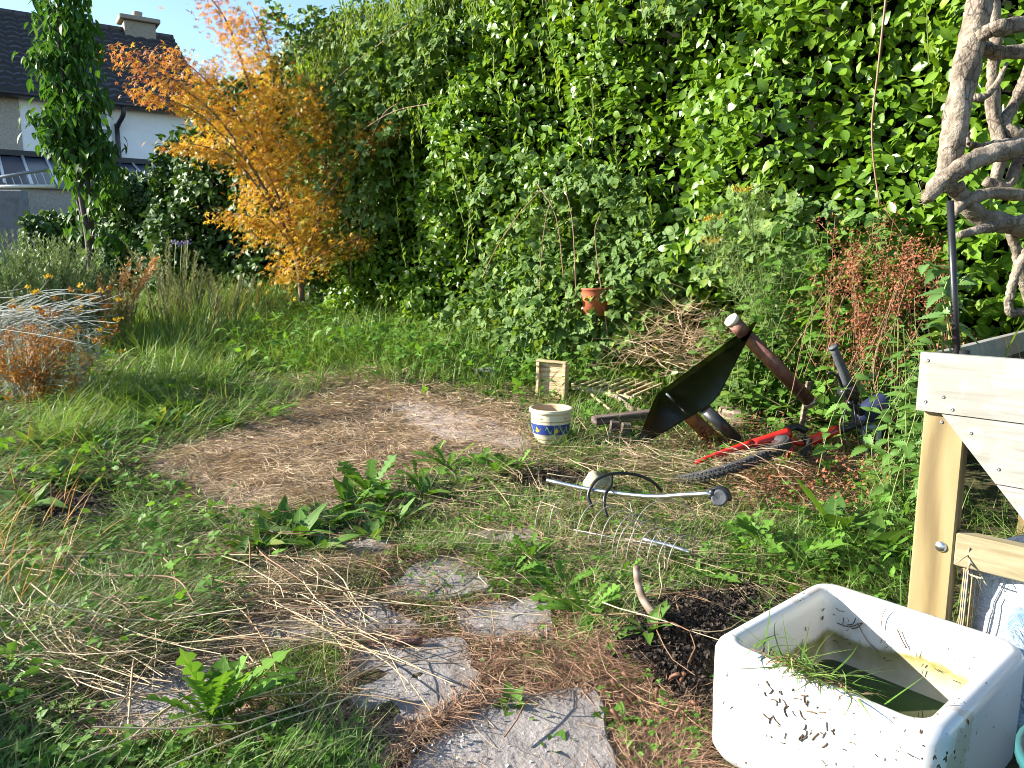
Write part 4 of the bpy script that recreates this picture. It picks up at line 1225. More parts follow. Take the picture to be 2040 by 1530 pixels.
planter = thing('planter', 'raised wooden planter trough with weathered boards and yellowish post', 'planter', (PO[0] + .3, PO[1] - .2, pg))
PW = .78
def board(poly, y0=-.022, y1=0.0, mat=None, name='board', par=None):
    mb = MB(); prism(mb, poly, -y1, -y0, PRp, PO); return mb.build(name, mat or GREYWOOD, par or planter)
b1 = board([(0, -.147), (PW, -.147), (PW, 0), (0, 0)])
xa, za = pl_hit(1884, 836, -.022); xb, zb_ = pl_hit(2040, 1037, -.022)
sl = (xb - xa) / (za - zb_)
def vx(z): return xa + (za - z) * sl
for z0, z1 in ((-.30, -.150), (-.453, -.303), (-.56, -.456)):
    board([(vx(z0), z0), (PW - vx(z0), z0), (PW - vx(z1), z1), (vx(z1), z1)])
for x0 in (.012, PW - .108):
    mb = MB(); box(mb, pl(x0 + .048, .024, (-H0 - .05 - .005) / 2), (.096, .045, H0 + .05 - .012), PR, 0, .004); mb.build('post', POSTW, planter)
r0, rz0 = pl_hit(1920, 1066); _, rz1 = pl_hit(1915, 1131)
mb = MB(); box(mb, pl(PW / 2, .024, (rz0 + rz1) / 2), (PW - .2186, .040, rz0 - rz1), PR, 0, .003); mb.build('rail', RAILW, planter)
# rear frame and long sloping sides, seen from the side
for x0 in (.012, PW - .108):
    mb = MB(); box(mb, pl(x0 + .048, 1.20, (-H0 - .05 - .005) / 2), (.096, .045, H0 + .05 - .012), PR, 0, .004); mb.build('post', POSTW, planter)
board([(0, -.147), (PW, -.147), (PW, 0), (0, 0)], 1.225, 1.247)
for s in (0, 1):
    for k in range(3):
        za_, zc_ = -.003 - .15 * k, -.147 - .15 * k
        X0, X1 = max(.01, vx(za_) if k else .012), max(.03, vx(zc_))
        mb = MB(); q = [(X0, za_), (X0 + .02, za_), (X1 + .02, zc_), (X1, zc_)]
        if s: q = [(PW - a_, b_) for a_, b_ in q]
        prism(mb, q, -1.222, -.049, PRp, PO); mb.build('board', GREYWOOD, planter)
SOILM = noise_mat('potting_soil', [(.015, .011, .008), (.04, .028, .02), (.08, .06, .045)], 60, .95, .8, 90, dist=.01)
mb = MB(); box(mb, pl(PW / 2, .635, -.10), (PW - .08, 1.14, .08), PR, 0); mb.build('soil', SOILM, planter)
METAL = noise_mat('bright_metal', [(.62, .62, .63), (.75, .75, .76)], 30, .28, .1, metal=1.0)
SCREW = noise_mat('dull_screw', [(.16, .16, .15), (.28, .28, .26)], 60, .5, .2, metal=.8)
OUTF = axis_frame(-PYv)
bx, bz = pl_hit(1874, 1089)
mb = MB(); lathe(mb, [(.0145, 0), (.014, .003), (.011, .0065), (.006, .0085), (.0005, .0092)], 20, pl(bx, .0015, bz), OUTF); mb.build('bolt', METAL, planter)
for a, b, y in ((1848, 718, -.0222), (1843, 800, -.0222), (1879, 791, -.0222), (1897, 816, -.0222), (1934, 863, -.0222), (1989, 935, -.0222), (1876, 841, .0012)):
    sx_, sz_ = pl_hit(a, b, y)
    mb = MB(); lathe(mb, [(.0045, 0), (.0043, .0012), (.0015, .0014), (.0012, .0006), (.0003, .0006)], 12, pl(sx_, y, sz_), OUTF); mb.build('screw', SCREW, planter)

# plastic sacks and compost stored under the planter
def sack_mat(name, c0, c1, metal=0.0, rough=.3):
    m, nt, p = new_mat(name)
    n1 = noise(nt, 5, 4, .55, objco(nt))
    nt.links.new(ramp(nt, n1, [(.35, c0), (.65, c1)]), p.inputs['Base Color']); p.inputs['Roughness'].default_value = rough
    p.inputs['Specular IOR Level'].default_value = .6
    nt.links.new(bump(nt, noise(nt, 14, 5, .65, objco(nt), 1.5), .9, .03), p.inputs['Normal'])
    return m
def sack(name, label, c, s, mat, seed, ang_=0.4):
    mb = MB(); nu, nv = 26, 16
    V = []
    for i in range(nv + 1):
        ph = math.pi * i / nv
        for j in range(nu):
            a = 2 * math.pi * j / nu
            x, y, z = math.sin(ph) * math.cos(a), math.sin(ph) * math.sin(a), math.cos(ph)
            k = 1 / max(abs(x), abs(y), abs(z)) ** .55
            r = k * (1 + .09 * math.sin(5 * a + 3 * z + seed) + .07 * math.sin(9 * x + 7 * y * seed) * math.cos(6 * z + seed))
            V.append((x * r, y * r, z * r))
    V = np.array(V) * np.array(s) / 2 @ rz(ang_).T + np.asarray(c)
    V[:, 2] = np.maximum(V[:, 2], gz(V[:, 0], V[:, 1]) + .002)
    lp, sz = [], []
    for i in range(nv):
        for j in range(nu):
            k = (j + 1) % nu
            lp += [i * nu + j, (i + 1) * nu + j, (i + 1) * nu + k, i * nu + k]; sz.append(4)
    mb.add(V, lp, sz)
    o = mb.build(name, mat); tag(o, label, 'sack'); return o
q = pl(.30, .20, 0); sack('plastic_sack', 'crumpled silvery white plastic sack under the planter rail', (q[0], q[1], pg + .14), (.34, .26, .36), sack_mat('silver_plastic', (.55, .57, .60), (.72, .74, .76), rough=.25), 1.0, .3)
q = pl(.36, -.09, 0); sack('plastic_sack', 'crumpled pale blue plastic sack on the ground beside the sink', (q[0], q[1], pg + .09), (.36, .24, .24), sack_mat('blue_plastic', (.12, .20, .28), (.36, .46, .54), rough=.28), 2.3, .9)
q = pl(.52, .0, 0); mb = MB(); box(mb, (q[0], q[1], pg + .27), (.30, .14, .018), axis_frame(nrm([.2, .1, 1])) @ rz(.5), 0, .002)
tag(mb.build('board_offcut', wood_mat('offcut_wood', [(.14, .10, .07), (.22, .17, .12), (.30, .24, .18)], (1, .15, 1))), 'short brown board lying on the sacks beneath the planter', 'board')
mb = MB()
for k in range(16):
    e = pl(.14 + rng.normal(0, .012), .05 + rng.normal(0, .02), -.54 + rng.normal(0, .03)); d = nrm(rng.normal(0, 1, 3) * [1, 1, 1.1]) * .045
    rod(mb, [e - d, e + rng.normal(0, .004, 3), e + d], .0022, 4, 2)
    rod(mb, [e, np.array([e[0], e[1], pg])], .0015, 4, 2)
tag(mb.build('twig_bundle', PALE), 'little bundle of dry twigs behind the planter post', 'twigs')

# teal bucket with stones in the corner
bc = np.array([.915, 1.02, -.035]); bc[2] = gz(bc[0], bc[1]) - .03
TEAL = noise_mat('teal_plastic', [(.02, .085, .09), (.03, .12, .125)], 5, .35, .1)
bk = thing('bucket', 'teal plastic bucket holding pale stones in the bottom right corner', 'bucket', bc)
mb = MB(); lathe(mb, [(.100, .0), (.107, .01), (.135, .28), (.142, .285), (.142, .302), (.132, .302), (.128, .28), (.112, .16), (.0005, .16)], 36, bc, None, 0, True); mb.build('body', TEAL, bk)
STONEM = noise_mat('pale_stone', [(.36, .33, .28), (.50, .47, .41), (.58, .55, .50)], 14, .9, .6, 40)
def stone(name, label, c, s, mat, seed, cat='stone', group=None):
    mb = MB(); nu, nv = 22, 13; V = []
    r_ = np.random.default_rng(seed)
    ph = r_.uniform(0, 6, 6)
    for i in range(nv + 1):
        t = math.pi * i / nv
        for j in range(nu):
            a = 2 * math.pi * j / nu
            d = np.array([math.sin(t) * math.cos(a), math.sin(t) * math.sin(a), math.cos(t)])
            r = 1 + .12 * math.sin(3 * d[0] + ph[0]) + .10 * math.sin(4 * d[1] + ph[1]) + .08 * math.sin(5 * d[2] + ph[2] + 3 * d[0])
            V.append(d * r)
    V = np.array(V) * np.asarray(s) / 2 + np.asarray(c)
    lp, sz = [], []
    for i in range(nv):
        for j in range(nu):
            k = (j + 1) % nu
            lp += [i * nu + j, (i + 1) * nu + j, (i + 1) * nu + k, i * nu + k]; sz.append(4)
    mb.add(V, lp, sz); o = mb.build(name, mat); tag(o, label, cat, group); return o
stone('stone', 'pale grey stone lying in the teal bucket', bc + [.0, .0, .235], (.13, .11, .12), STONEM, 3)
stone('stone', 'small cream stone on top in the teal bucket', bc + [-.02, .085, .262], (.06, .06, .05), noise_mat('cream_stone', [(.5, .46, .30), (.6, .56, .40)], 12, .9, .4), 4)
stone('stone', 'rounded mossy stone behind the bent silver rod', gp(1192, 985) + [0, 0, .045], (.12, .10, .11), noise_mat('mossy_stone', [(.15, .15, .07), (.30, .27, .17), (.38, .35, .24)], 12, .9, .5), 7)

# ------------------------------------------------------------------ gnarled climber, black pole and its climbing leaves
def bark_pale():
    m, nt, p = new_mat('pale_cracked_bark')
    uv = nt.nodes.new('ShaderNodeUVMap'); co = objco(nt)
    n1 = noise(nt, 22, 6, .6, co); n2 = noise(nt, 90, 4, .6, co)
    vo = node(nt, 'ShaderNodeTexVoronoi', Scale=55.0); vo.feature = 'DISTANCE_TO_EDGE'; nt.links.new(objco(nt, (1, 1, .45)), vo.inputs['Vector'])
    crk = mth(nt, 'MULTIPLY', mth(nt, 'LESS_THAN', vo.outputs['Distance'], .05), mth(nt, 'GREATER_THAN', noise(nt, 12, 3, .5, co), .52))
    c = ramp(nt, n1, [(.3, (.11, .085, .062)), (.48, (.20, .165, .125)), (.7, (.31, .265, .21))])
    c = mix(nt, mth(nt, 'MULTIPLY', mth(nt, 'GREATER_THAN', n2, .56), .45), c, (.10, .075, .055))
    c = mix(nt, mth(nt, 'MULTIPLY', crk, .8), c, (.07, .05, .036))
    nt.links.new(c, p.inputs['Base Color']); p.inputs['Roughness'].default_value = .85; p.inputs['Specular IOR Level'].default_value = .25
    hh = mth(nt, 'SUBTRACT', mth(nt, 'ADD', n1, mth(nt, 'MULTIPLY', n2, .4)), mth(nt, 'MULTIPLY', crk, .8))
    nt.links.new(bump(nt, hh, 1.0, .012), p.inputs['Normal'])
    return m
BARKP = bark_pale()
VY = 2.1
vine = thing('climber_trunk', 'thick gnarled pale climber trunk with twisted bare branches at the right edge', 'climber', pl(.42, .5, -.06))
def gnarl(px_, name, knob=.12):
    q = np.array([at(a, b, VY + y) for a, b, y, r in px_]); P = smooth_path(q, 9)
    R = np.interp(np.linspace(0, 1, len(P)), np.linspace(0, 1, len(px_)), [r for *_, r in px_])
    R = R * (.84 if name == 'trunk' else .72) * (1 + knob * .6 * np.sin(np.arange(len(P)) * .55 + px_[0][0]))
    P = P + rng.normal(0, .0012, P.shape)
    n = 16; mb = MB()
    T = nrm(np.gradient(P, axis=0)); A = nrm(np.cross(T, [.3, 1, .2])); B = np.cross(T, A)
    an = np.arange(n) * 2 * math.pi / n
    rr = R[:, None] * (1 + .07 * np.sin(3 * an[None] + np.arange(len(P))[:, None] * .35) + .05 * np.sin(5 * an[None] - np.arange(len(P))[:, None] * .5) + rng.normal(0, .012, (len(P), n)))
    V = P[:, None] + rr[..., None] * (A[:, None] * np.cos(an)[None, :, None] + B[:, None] * np.sin(an)[None, :, None])
    lp, sz = [], []
    K = len(P)
    for k in range(K - 1):
        for i in range(n):
            j = (i + 1) % n; lp += [k * n + i, k * n + j, (k + 1) * n + j, (k + 1) * n + i]; sz.append(4)
    lp += list(range(n))[::-1] + [(K - 1) * n + i for i in range(n)]; sz += [n, n]
    mb.add(V.reshape(-1, 3), lp, sz)
    return mb.build(name, BARKP, vine)
gnarl([(2030, -420, .05, .030), (1985, -220, 0, .034), (1962, -60, 0, .036), (1945, 40, 0, .037), (1925, 130, 0, .040), (1908, 220, 0, .037), (1893, 310, 0, .036), (1880, 380, .02, .030)], 'trunk', .06)
gnarl([(1846, 396, -.06, .022), (1876, 362, -.05, .033), (1930, 325, -.05, .034), (1990, 303, -.04, .034), (2080, 285, 0, .036), (2200, 300, .1, .038)], 'branch', .05)
gnarl([(1900, 370, .03, .030), (1925, 405, .04, .034), (1965, 436, .05, .036), (2030, 452, .06, .036), (2120, 470, .1, .038)], 'branch')
gnarl([(1935, 80, 0, .024), (1970, 62, -.04, .026), (2010, 52, -.05, .028), (2100, 45, -.02, .03)], 'branch')
gnarl([(1930, 85, .05, .024), (1965, 98, .06, .026), (2000, 105, .06, .025), (2090, 100, .08, .026)], 'branch')
gnarl([(1974, -50, .16, .020), (1984, 60, .15, .021), (1978, 150, .14, .022), (1980, 230, .14, .026), (1992, 300, .12, .024), (1978, 390, .1, .024)], 'branch')
gnarl([(1926, 188, .06, .014), (1950, 196, .05, .015), (1980, 175, .05, .012), (2008, 125, .05, .007)], 'branch')
gnarl([(2080, 60, .2, .022), (2050, 140, .19, .022), (2025, 200, .17, .022), (2000, 245, .14, .024), (2030, 270, .12, .026), (2100, 290, .15, .028)], 'branch')
gnarl([(1925, 262, .1, .010), (1930, 285, .09, .012), (1960, 290, .09, .012), (2010, 280, .1, .010)], 'branch')
gnarl([(1895, 440, 0, .014), (1908, 415, 0, .018), (1940, 395, .03, .022), (1985, 385, .06, .022), (2080, 392, .1, .022)], 'branch')
gnarl([(1912, 468, -.08, .014), (1960, 456, -.07, .018), (2010, 445, -.06, .019), (2100, 425, -.02, .02)], 'branch', .04)
gnarl([(1960, 360, .1, .018), (2005, 370, .1, .022), (2030, 320, .13, .020), (2075, 250, .16, .02)], 'branch')
gnarl([(2060, 480, .05, .016), (2030, 530, .04, .017), (2012, 590, .04, .015), (2014, 622, .04, .016), (2080, 615, .04, .016)], 'branch', .05)
gnarl([(2110, 60, .1, .024), (2130, 200, .12, .030), (2118, 330, .14, .036), (2140, 470, .17, .038), (2125, 620, .2, .04), (2135, 760, .24, .046)], 'branch', .05)
gnarl([(2012, 455, .1, .02), (2030, 520, .12, .02), (2050, 600, .16, .022), (2070, 720, .2, .024)], 'branch')
# stump fibres at the cut end
mb = MB()
for k in range(14):
    e = at(1846, 396, VY - .06) + rng.normal(0, .008, 3); rod(mb, [e, e + [-.02 + rng.normal(0, .012), 0, rng.normal(.004, .014)]], .0012, 3, 2, r1=.0005)
mb.build('cut_fibres', PALE, vine)
BLACKP = noise_mat('black_plastic', [(.010, .010, .012), (.022, .022, .026)], 18, .35, .1)
q = pl(.075, .06, 0)
t_ = at(1893, 400, q[1] + .03)
mb = MB(); tubes(mb, np.array([[[q[0], q[1], PO[2] - .14], t_]]), .0085, 10, 0, True); tubes(mb, np.array([[[q[0], q[1], PO[2] - .06], [q[0], q[1], PO[2] + .004]]]), .014, 10, 0, True)
tag(mb.build('garden_pole', BLACKP), 'slim black pole standing in the planter corner', 'pole')
SER = [serrated(.52, 8, .2, .3), serrated(.46, 8, .28, .15), serrated(.58, 8, .15, .45)]
def leafy(name, label, cat, stems, n_leaf, size, tmpls, mat, stem_mat=None, spread=.5, f0=.25, r=.003, root_loc=None, up=.6, group=None, droop=-.15):
    root = thing(name, label, cat, root_loc if root_loc is not None else stems[0][0], group)
    ms, ml = MB(), MB(); Pl, Dl, Sl = [], [], []
    for st in stems:
        p = smooth_path(st, 6); rod(ms, p, r, 5, 1, r1=r * .4, smooth=False)
        for k in range(n_leaf):
            f = f0 + (1 - f0) * k / max(1, n_leaf - 1); i = min(len(p) - 1, int(f * (len(p) - 1)))
            a = k * 2.4 + rng.uniform(-.5, .5)
            Pl.append(p[i] + rng.normal(0, .004, 3)); Dl.append([math.cos(a), math.sin(a), rng.uniform(-.3, .45) + droop]); Sl.append(size * rng.uniform(.65, 1.2) * (1.1 - .5 * f))
    Pl, Dl, Sl = np.array(Pl), np.array(Dl), np.array(Sl)
    R = frames(Dl, nrm(np.array([-.15, -.25, up + .3]) + rng.normal(0, .25, (len(Pl), 3))))
    pk = rng.integers(0, len(tmpls), len(Pl))
    for k in range(len(tmpls)): inst(ml, tmpls[k], Pl[pk == k], R[pk == k], Sl[pk == k])
    ms.build('stems' if len(stems) > 1 else 'stem', stem_mat or GREENSTALK, root); ml.build('leaves', mat, root)
    return root
leafy('climbing_plant', 'bright jagged-leaved plant climbing the black pole', 'plant', [[pl(.06, .05, -.08), at(1888, 640, 1.93), at(1878, 590, 1.93), at(1905, 520, 1.95)], [pl(.03, .07, -.08), at(1875, 650, 1.9), at(1845, 655, 1.87)], [pl(.09, .06, -.08), at(1895, 600, 1.94), at(1930, 545, 1.93)], [pl(.08, .1, -.08), at(1880, 560, 2.0), at(1840, 520, 2.0)]], 9, .088, SER, leaf_mat('jagged_leaf', [(.07, .16, .045), (.10, .21, .06), (.13, .24, .08)], .36, .45), root_loc=pl(.06, .05, -.06), f0=.35)
ml = MB(); n = 170
u_ = rng.uniform(.12, .74, n); v_ = rng.uniform(.1, .95, n)
P = PO + PX * u_[:, None] + PYv * v_[:, None] + np.array([0, 0, -.06])
blades(ml, P, rng.uniform(0, 6.28, n), rng.uniform(.12, .48, n), rng.uniform(.0, .4, n), rng.uniform(0, .7, n), .006, 4)
tag(ml.build('trough_grass', G_TALL), 'loose green grass growing in the raised planter', 'grass tuft')
ms = MB()
for k in range(24):
    b = pl(rng.uniform(.2, .7), rng.uniform(.2, .9), -.07); rod(ms, [b, b + [rng.normal(0, .05), rng.normal(0, .05), rng.uniform(.2, .5)]], .003, 4, 2)
tag(ms.build('dead_stalks', PALE), 'straw-coloured dead stalks standing in the planter', 'stalks')

# ------------------------------------------------------------------ glazed plant pot
pc = gp(1097, 879)
k = pc[1] / FPX / CP
POTC = noise_mat('cream_glaze', [(.52, .46, .33), (.64, .58, .44)], 9, .3, .1)
POTIN = noise_mat('buff_clay', [(.42, .30, .17), (.55, .42, .26)], 9, .6, .2)
POTB = noise_mat('blue_glaze', [(.018, .035, .16), (.03, .055, .22)], 14, .22, .1)
POTY = noise_mat('yellow_glaze', [(.55, .38, .03), (.62, .45, .05)], 14, .3, 0)
POTG = noise_mat('green_glaze', [(.12, .30, .20), (.20, .40, .28)], 14, .3, 0)
POTBR = noise_mat('brown_glaze', [(.28, .19, .08), (.34, .24, .11)], 14, .3, 0)
pr = .119
prof = [(.070, 0, 0), (.078, .003, 0), (.082, .018, 0), (.086, .022, 3), (.088, .027, 0), (.096, .045, 0), (.102, .055, 1), (.109, .10, 1), (.1095, .112, 0), (.1100, .124, 3), (.110, .130, 0), (.110, .158, 0), (.110, .166, 0), (.118, .170, 0), (.121, .178, 0), (.119, .190, 0), (.110, .192, 2), (.102, .186, 2), (.098, .150, 2), (.078, .03, 2), (.0005, .025, 2)]
mb = MB(); nseg = 44
for i in range(len(prof) - 1):
    lathe(mb, [prof[i][:2], prof[i + 1][:2]], nseg, pc, None, {0: 0, 1: 1, 2: 2, 3: 3}[prof[i][2]])
def on_pot(a, z, o=.0012):
    r = np.interp(z, [p_[1] for p_ in prof[:9]], [p_[0] for p_ in prof[:9]]) + o
    return pc + [r * math.cos(a), r * math.sin(a), z]
def patch(poly, mat):
    n = len(poly); mb.add([on_pot(a, z) for a, z in poly], list(range(n)), [n], mat, None, False)
for j in range(6):
    a0 = -math.pi / 2 - .32 + j * math.pi / 3 + .45
    # yellow tulip head, green S-shaped leaf and little dots
    patch([(a0 - .02, .074), (a0 + .10, .066), (a0 + .20, .070), (a0 + .22, .082), (a0 + .15, .088), (a0 + .10, .100), (a0 + .05, .088)], 4)
    for q in range(9):
        t = q / 8; x0 = a0 - .46 + .32 * t; 
        f = lambda tt: .082 + .017 * math.sin(tt * 6.28)
        w = .0055 * math.sin(math.pi * (t * .9 + .08)) + .002
        t2 = (q + 1) / 8; x1 = a0 - .46 + .32 * t2
        patch([(x0, f(t) - w), (x1, f(t2) - w), (x1, f(t2) + w), (x0, f(t) + w)], 5)
    for d in range(3): patch([(a0 + .25 + .03 * d, .074 + .006 * d), (a0 + .27 + .03 * d, .074 + .006 * d), (a0 + .27 + .03 * d, .079 + .006 * d), (a0 + .25 + .03 * d, .079 + .006 * d)], 4)
for j in range(14):
    a0 = j * 2 * math.pi / 14
    r0 = .1125
    V = [pc + [r0 * math.cos(a0 + da), r0 * math.sin(a0 + da), z] for da, z in ((0, .141), (.17, .141), (.17, .148), (0, .148))]
    if j % 3 == 0: mb.add(V, [0, 1, 2, 3], [4], 3, None, False)
pot = mb.build('plant_pot', [POTC, POTB, POTIN, POTBR, POTY, POTG])
tag(pot, 'cream glazed plant pot with a blue band of yellow flowers', 'plant pot')

# upright slatted wooden box panel
WOODP = wood_mat('pale_box_wood', [(.36, .26, .14), (.48, .37, .22), (.55, .44, .28)], (.2, .2, 1))
bcx = gp(1097, 796); bn = nrm([-.42, -.9, 0]); bxx = np.array([-bn[1], bn[0], 0]); bxx = bxx * np.sign(bxx[0])
BR_ = np.stack([bxx, -bn, [0, 0, 1]], -1) @ np.array([[1, 0, .03], [0, 1, 0], [-.03, 0, 1]])
wb = thing('wooden_box', 'small pale wooden box panel standing upright in the grass', 'box', bcx)
def bb(x, y, z, sx_, sy_, sz_, name):
    mb = MB(); box(mb, bcx + BR_ @ np.array([x, y, z]), (sx_, sy_, sz_), BR_, 0, .002); return mb.build(name, WOODP, wb)
bb(-.098, -.004, .13, .022, .034, .26, 'side'); bb(.098, -.004, .13, .022, .034, .26, 'side')
for z in np.arange(.022, .245, .0305): bb(0, .012, z, .173, .010, .029, 'slat')
bb(0, .001, .267, .222, .055, .012, 'top'); bb(.098, .035, .13, .020, .043, .25, 'side')

# wooden trellis lying in the grass
tr = thing('trellis', 'pale wooden slatted trellis lying flat in the grass', 'trellis', gp(1225, 800))
A0, B0, C0, D0 = gp(1140, 785) + [0, 0, .05], gp(1200, 765) + [0, 0, .06], gp(1318, 790) + [0, 0, .07], gp(1300, 828) + [0, 0, .04]
def bar(p, q, w, h, name, mat, par, up=(0, 0, 1)):
    p, q = np.asarray(p, float), np.asarray(q, float); d = q - p; x = nrm(d); y = nrm(np.cross(up, x)); z = np.cross(x, y)
    mb = MB(); box(mb, (p + q) / 2, (np.linalg.norm(d), w, h), np.stack([x, y, z], -1), 0, min(w, h) * .12); return mb.build(name, mat, par)
E0 = A0 + (C0 - B0)
bar(A0, E0, .022, .03, 'rail', WOODP, tr); bar(B0, C0, .022, .03, 'rail', WOODP, tr)
for t in np.linspace(0, 1, 9): bar(A0 * (1 - t) + E0 * t + [0, 0, .022], B0 * (1 - t) + C0 * t + [0, 0, .022], .02, .012, 'slat', WOODP, tr)
for t in (.33, .66): bar(A0 * (1 - t) + B0 * t + [0, 0, -.0215], E0 * (1 - t) + C0 * t + [0, 0, -.0215], .02, .012, 'slat', WOODP, tr)
DARKW = wood_mat('dark_old_wood', [(.05, .035, .032), (.10, .07, .062), (.15, .11, .095)], (.15, 1, 1))
LOGW = wood_mat('grey_brown_wood', [(.12, .085, .06), (.20, .15, .11), (.28, .22, .17)], (1, .2, 1))
a_, b_ = at(1182, 838, gp(1182, 862)[1]), at(1300, 824, gp(1300, 850)[1])
o = bar(a_, b_, .075, .045, 'dark_plank', DARKW, None); tag(o, 'dark stained plank resting on two short blocks', 'plank')
for px_, py_, lab in ((1245, 872, 'upright dark wooden block under the stained plank'), (1222, 868, 'dark wooden block leaning beneath the plank end')):
    q = gp(px_, py_); o = bar(q - [0, 0, .02], q + [.01, .0, .085], .055, .045, 'wood_block', DARKW, None, (0, 1, 0)); tag(o, lab, 'block')
for pts, r, lab in (([(1160, 775), (1180, 800), (1215, 830)], .009, 'thin pale stick lying across the trellis'), ([(1218, 795), (1235, 810), (1262, 832)], .018, 'split brown log beside the trellis'), ([(1270, 830), (1290, 842), (1310, 850)], .015, 'short brown log by the glass table')):
    q = np.array([gp(a, b) + [0, 0, .045] for a, b in pts]); mb = MB(); rod(mb, q, r, 9, 4); tag(mb.build('stick' if r < .01 else 'log', LOGW if r > .01 else PALE), lab, 'stick' if r < .01 else 'log')
# weathered wooden round behind the table, seen through the weeds
q = gp(1470, 850); mb = MB(); lathe(mb, [(.10, 0), (.12, .02), (.12, .10), (.11, .115), (.0005, .12)], 18, q, None, 0, True, False, False)
tag(mb.build('tree_stump', LOGW), 'low sawn tree stump with dry weeds on top, behind the table', 'stump')

# concrete block in the grass
CONC = noise_mat('concrete', [(.28, .27, .26), (.42, .41, .40)], 14, .95, .5, 50)
q = gp(968, 754); cbk = thing('concrete_block', 'grey concrete block with a hole, half hidden in grass', 'block', q)
BRc = rz(-.25)
mb = MB()
W_, D_, Hh = .17, .11, .085
for (dx, dz, sx_, sz_) in ((0, Hh - .012, W_, .024), (0, .012, W_, .024), (-W_ / 2 + .014, Hh / 2, .028, Hh - .05), (W_ / 2 - .014, Hh / 2, .028, Hh - .05), (0, Hh / 2, .022, Hh - .05)):
    box(mb, q + BRc @ np.array([dx, 0, dz]), (sx_, D_, sz_), BRc, 0)
mb.build('body', CONC, cbk)

# ------------------------------------------------------------------ overturned smoked glass table
L3 = at(1308, 786, 4.14)
N3 = nrm(at(1614, 797, 4.12) - at(1458, 634, 3.97))
def plane_hit(px_, py_, n_=N3, p_=L3):
    d = ray(px_, py_); o = np.array([0, 0, CAM_H]); return o + d * (np.dot(p_ - o, n_) / np.dot(d, n_))
T3, B3, R3 = plane_hit(1507, 640), plane_hit(1266, 893), plane_hit(1425, 800)
X3 = nrm(T3 - L3); Y3 = np.cross(N3, X3); F3 = np.stack([X3, Y3, N3], -1)
loc2 = [((p_ - L3) @ X3, (p_ - L3) @ Y3) for p_ in (T3, L3, B3, R3)]
def round_poly(poly, rs, k=6):
    poly = np.asarray(poly); out = []; n = len(poly)
    for i in range(n):
        p, a, b = poly[i], poly[i - 1], poly[(i + 1) % n]
        u, v = nrm(a - p), nrm(b - p)
        for t in np.linspace(0, 1, k): out.append(p + u * rs[i] * (1 - t) ** 2 + v * rs[i] * t ** 2)
    return np.array(out)
SMOKE, nt, p_ = new_mat('smoked_glass')
nt.nodes.remove(p_)
tb = node(nt, 'ShaderNodeBsdfTransparent'); tb.inputs[0].default_value = (.24, .24, .15, 1)
gl = node(nt, 'ShaderNodeBsdfGlossy'); gl.inputs['Roughness'].default_value = .07; gl.inputs['Color'].default_value = (1, 1, 1, 1)
fz = node(nt, 'ShaderNodeFresnel'); fz.inputs[0].default_value = 1.16
ms_ = nt.nodes.new('ShaderNodeMixShader')
nt.links.new(fz.outputs[0], ms_.inputs[0]); nt.links.new(tb.outputs[0], ms_.inputs[1]); nt.links.new(gl.outputs[0], ms_.inputs[2]); nt.links.new(ms_.outputs[0], nt.nodes['Material Output'].inputs[0])
RUST = noise_mat('rusty_brown_tube', [(.085, .035, .028), (.15, .065, .045), (.22, .11, .07)], 26, .55, .5, 120, spec=.4)
RUSTO = noise_mat('orange_brown_tube', [(.13, .045, .02), (.22, .085, .035), (.30, .13, .05)], 26, .6, .5, 120, spec=.4)
CREAM = noise_mat('cream_cap', [(.55, .48, .34), (.66, .60, .46)], 20, .6, .2)
table = thing('glass_table', 'overturned smoked glass table with rusty brown tube legs', 'table', gp(1300, 890))
mb = MB(); prism(mb, round_poly(loc2, [.010, .05, .012, .08]), -.004, .004, F3, L3); mb.build('glass_top', SMOKE, table)
def leg(c, l0, l1, r, mat, cap0=None, cap1=None):
    mb = MB(); fr = axis_frame(N3)
    lathe(mb, [(r * .82, l0 + .004), (r, l0), (r, l1), (r * .82, l1), (r * .8, l1 - .03)] if l1 > l0 else [], 22, c, fr, 0, True, True)
    o = mb.build('leg', mat, table)
    for cp_, z0, z1 in ((cap0, l0 - .026, l0 - .0005), (cap1, l1 + .0005, l1 + .03)):
        if cp_:
            mb = MB(); lathe(mb, [(r * .8, z0), (r * 1.03, z0 + .004), (r * 1.03, z1)], 22, c, fr, 0, True, True); mb.build('cap', cp_, o)
    return o
def along(c, px_, py_):
    """distance along the leg axis that projects nearest to a pixel"""
    ts = np.linspace(-.5, 1, 1501); a, b = proj(c + N3 * ts[:, None]); return ts[np.argmin((a - px_) ** 2 + (b - py_) ** 2)]
c1 = plane_hit(1483, 664)
leg(c1, along(c1, 1462, 640), -.005, .037, RUST, CREAM); leg(c1, .005, along(c1, 1612, 795), .037, RUST, None, METAL)
c2 = plane_hit(1346, 802)
o = leg(c2, .012, along(c2, 1455, 885), .039, RUSTO)
mb = MB(); tubes(mb, np.array([[c2 - N3 * .005, c2 + (-N3) * .075]]), .006, 8, 0, True); mb.build('threaded_rod', METAL, o)
mb = MB(); lathe(mb, [(.040, .004), (.040, .0115), (.026, .0115), (.026, .004)], 20, c2, axis_frame(N3)); mb.build('ring', BLACKP, o)
c3 = plane_hit(1402, 812)
leg(c3, .012, .26, .030, BLACKP)
print('table normal', N3, 'size', np.linalg.norm(T3 - L3), np.linalg.norm(L3 - B3))

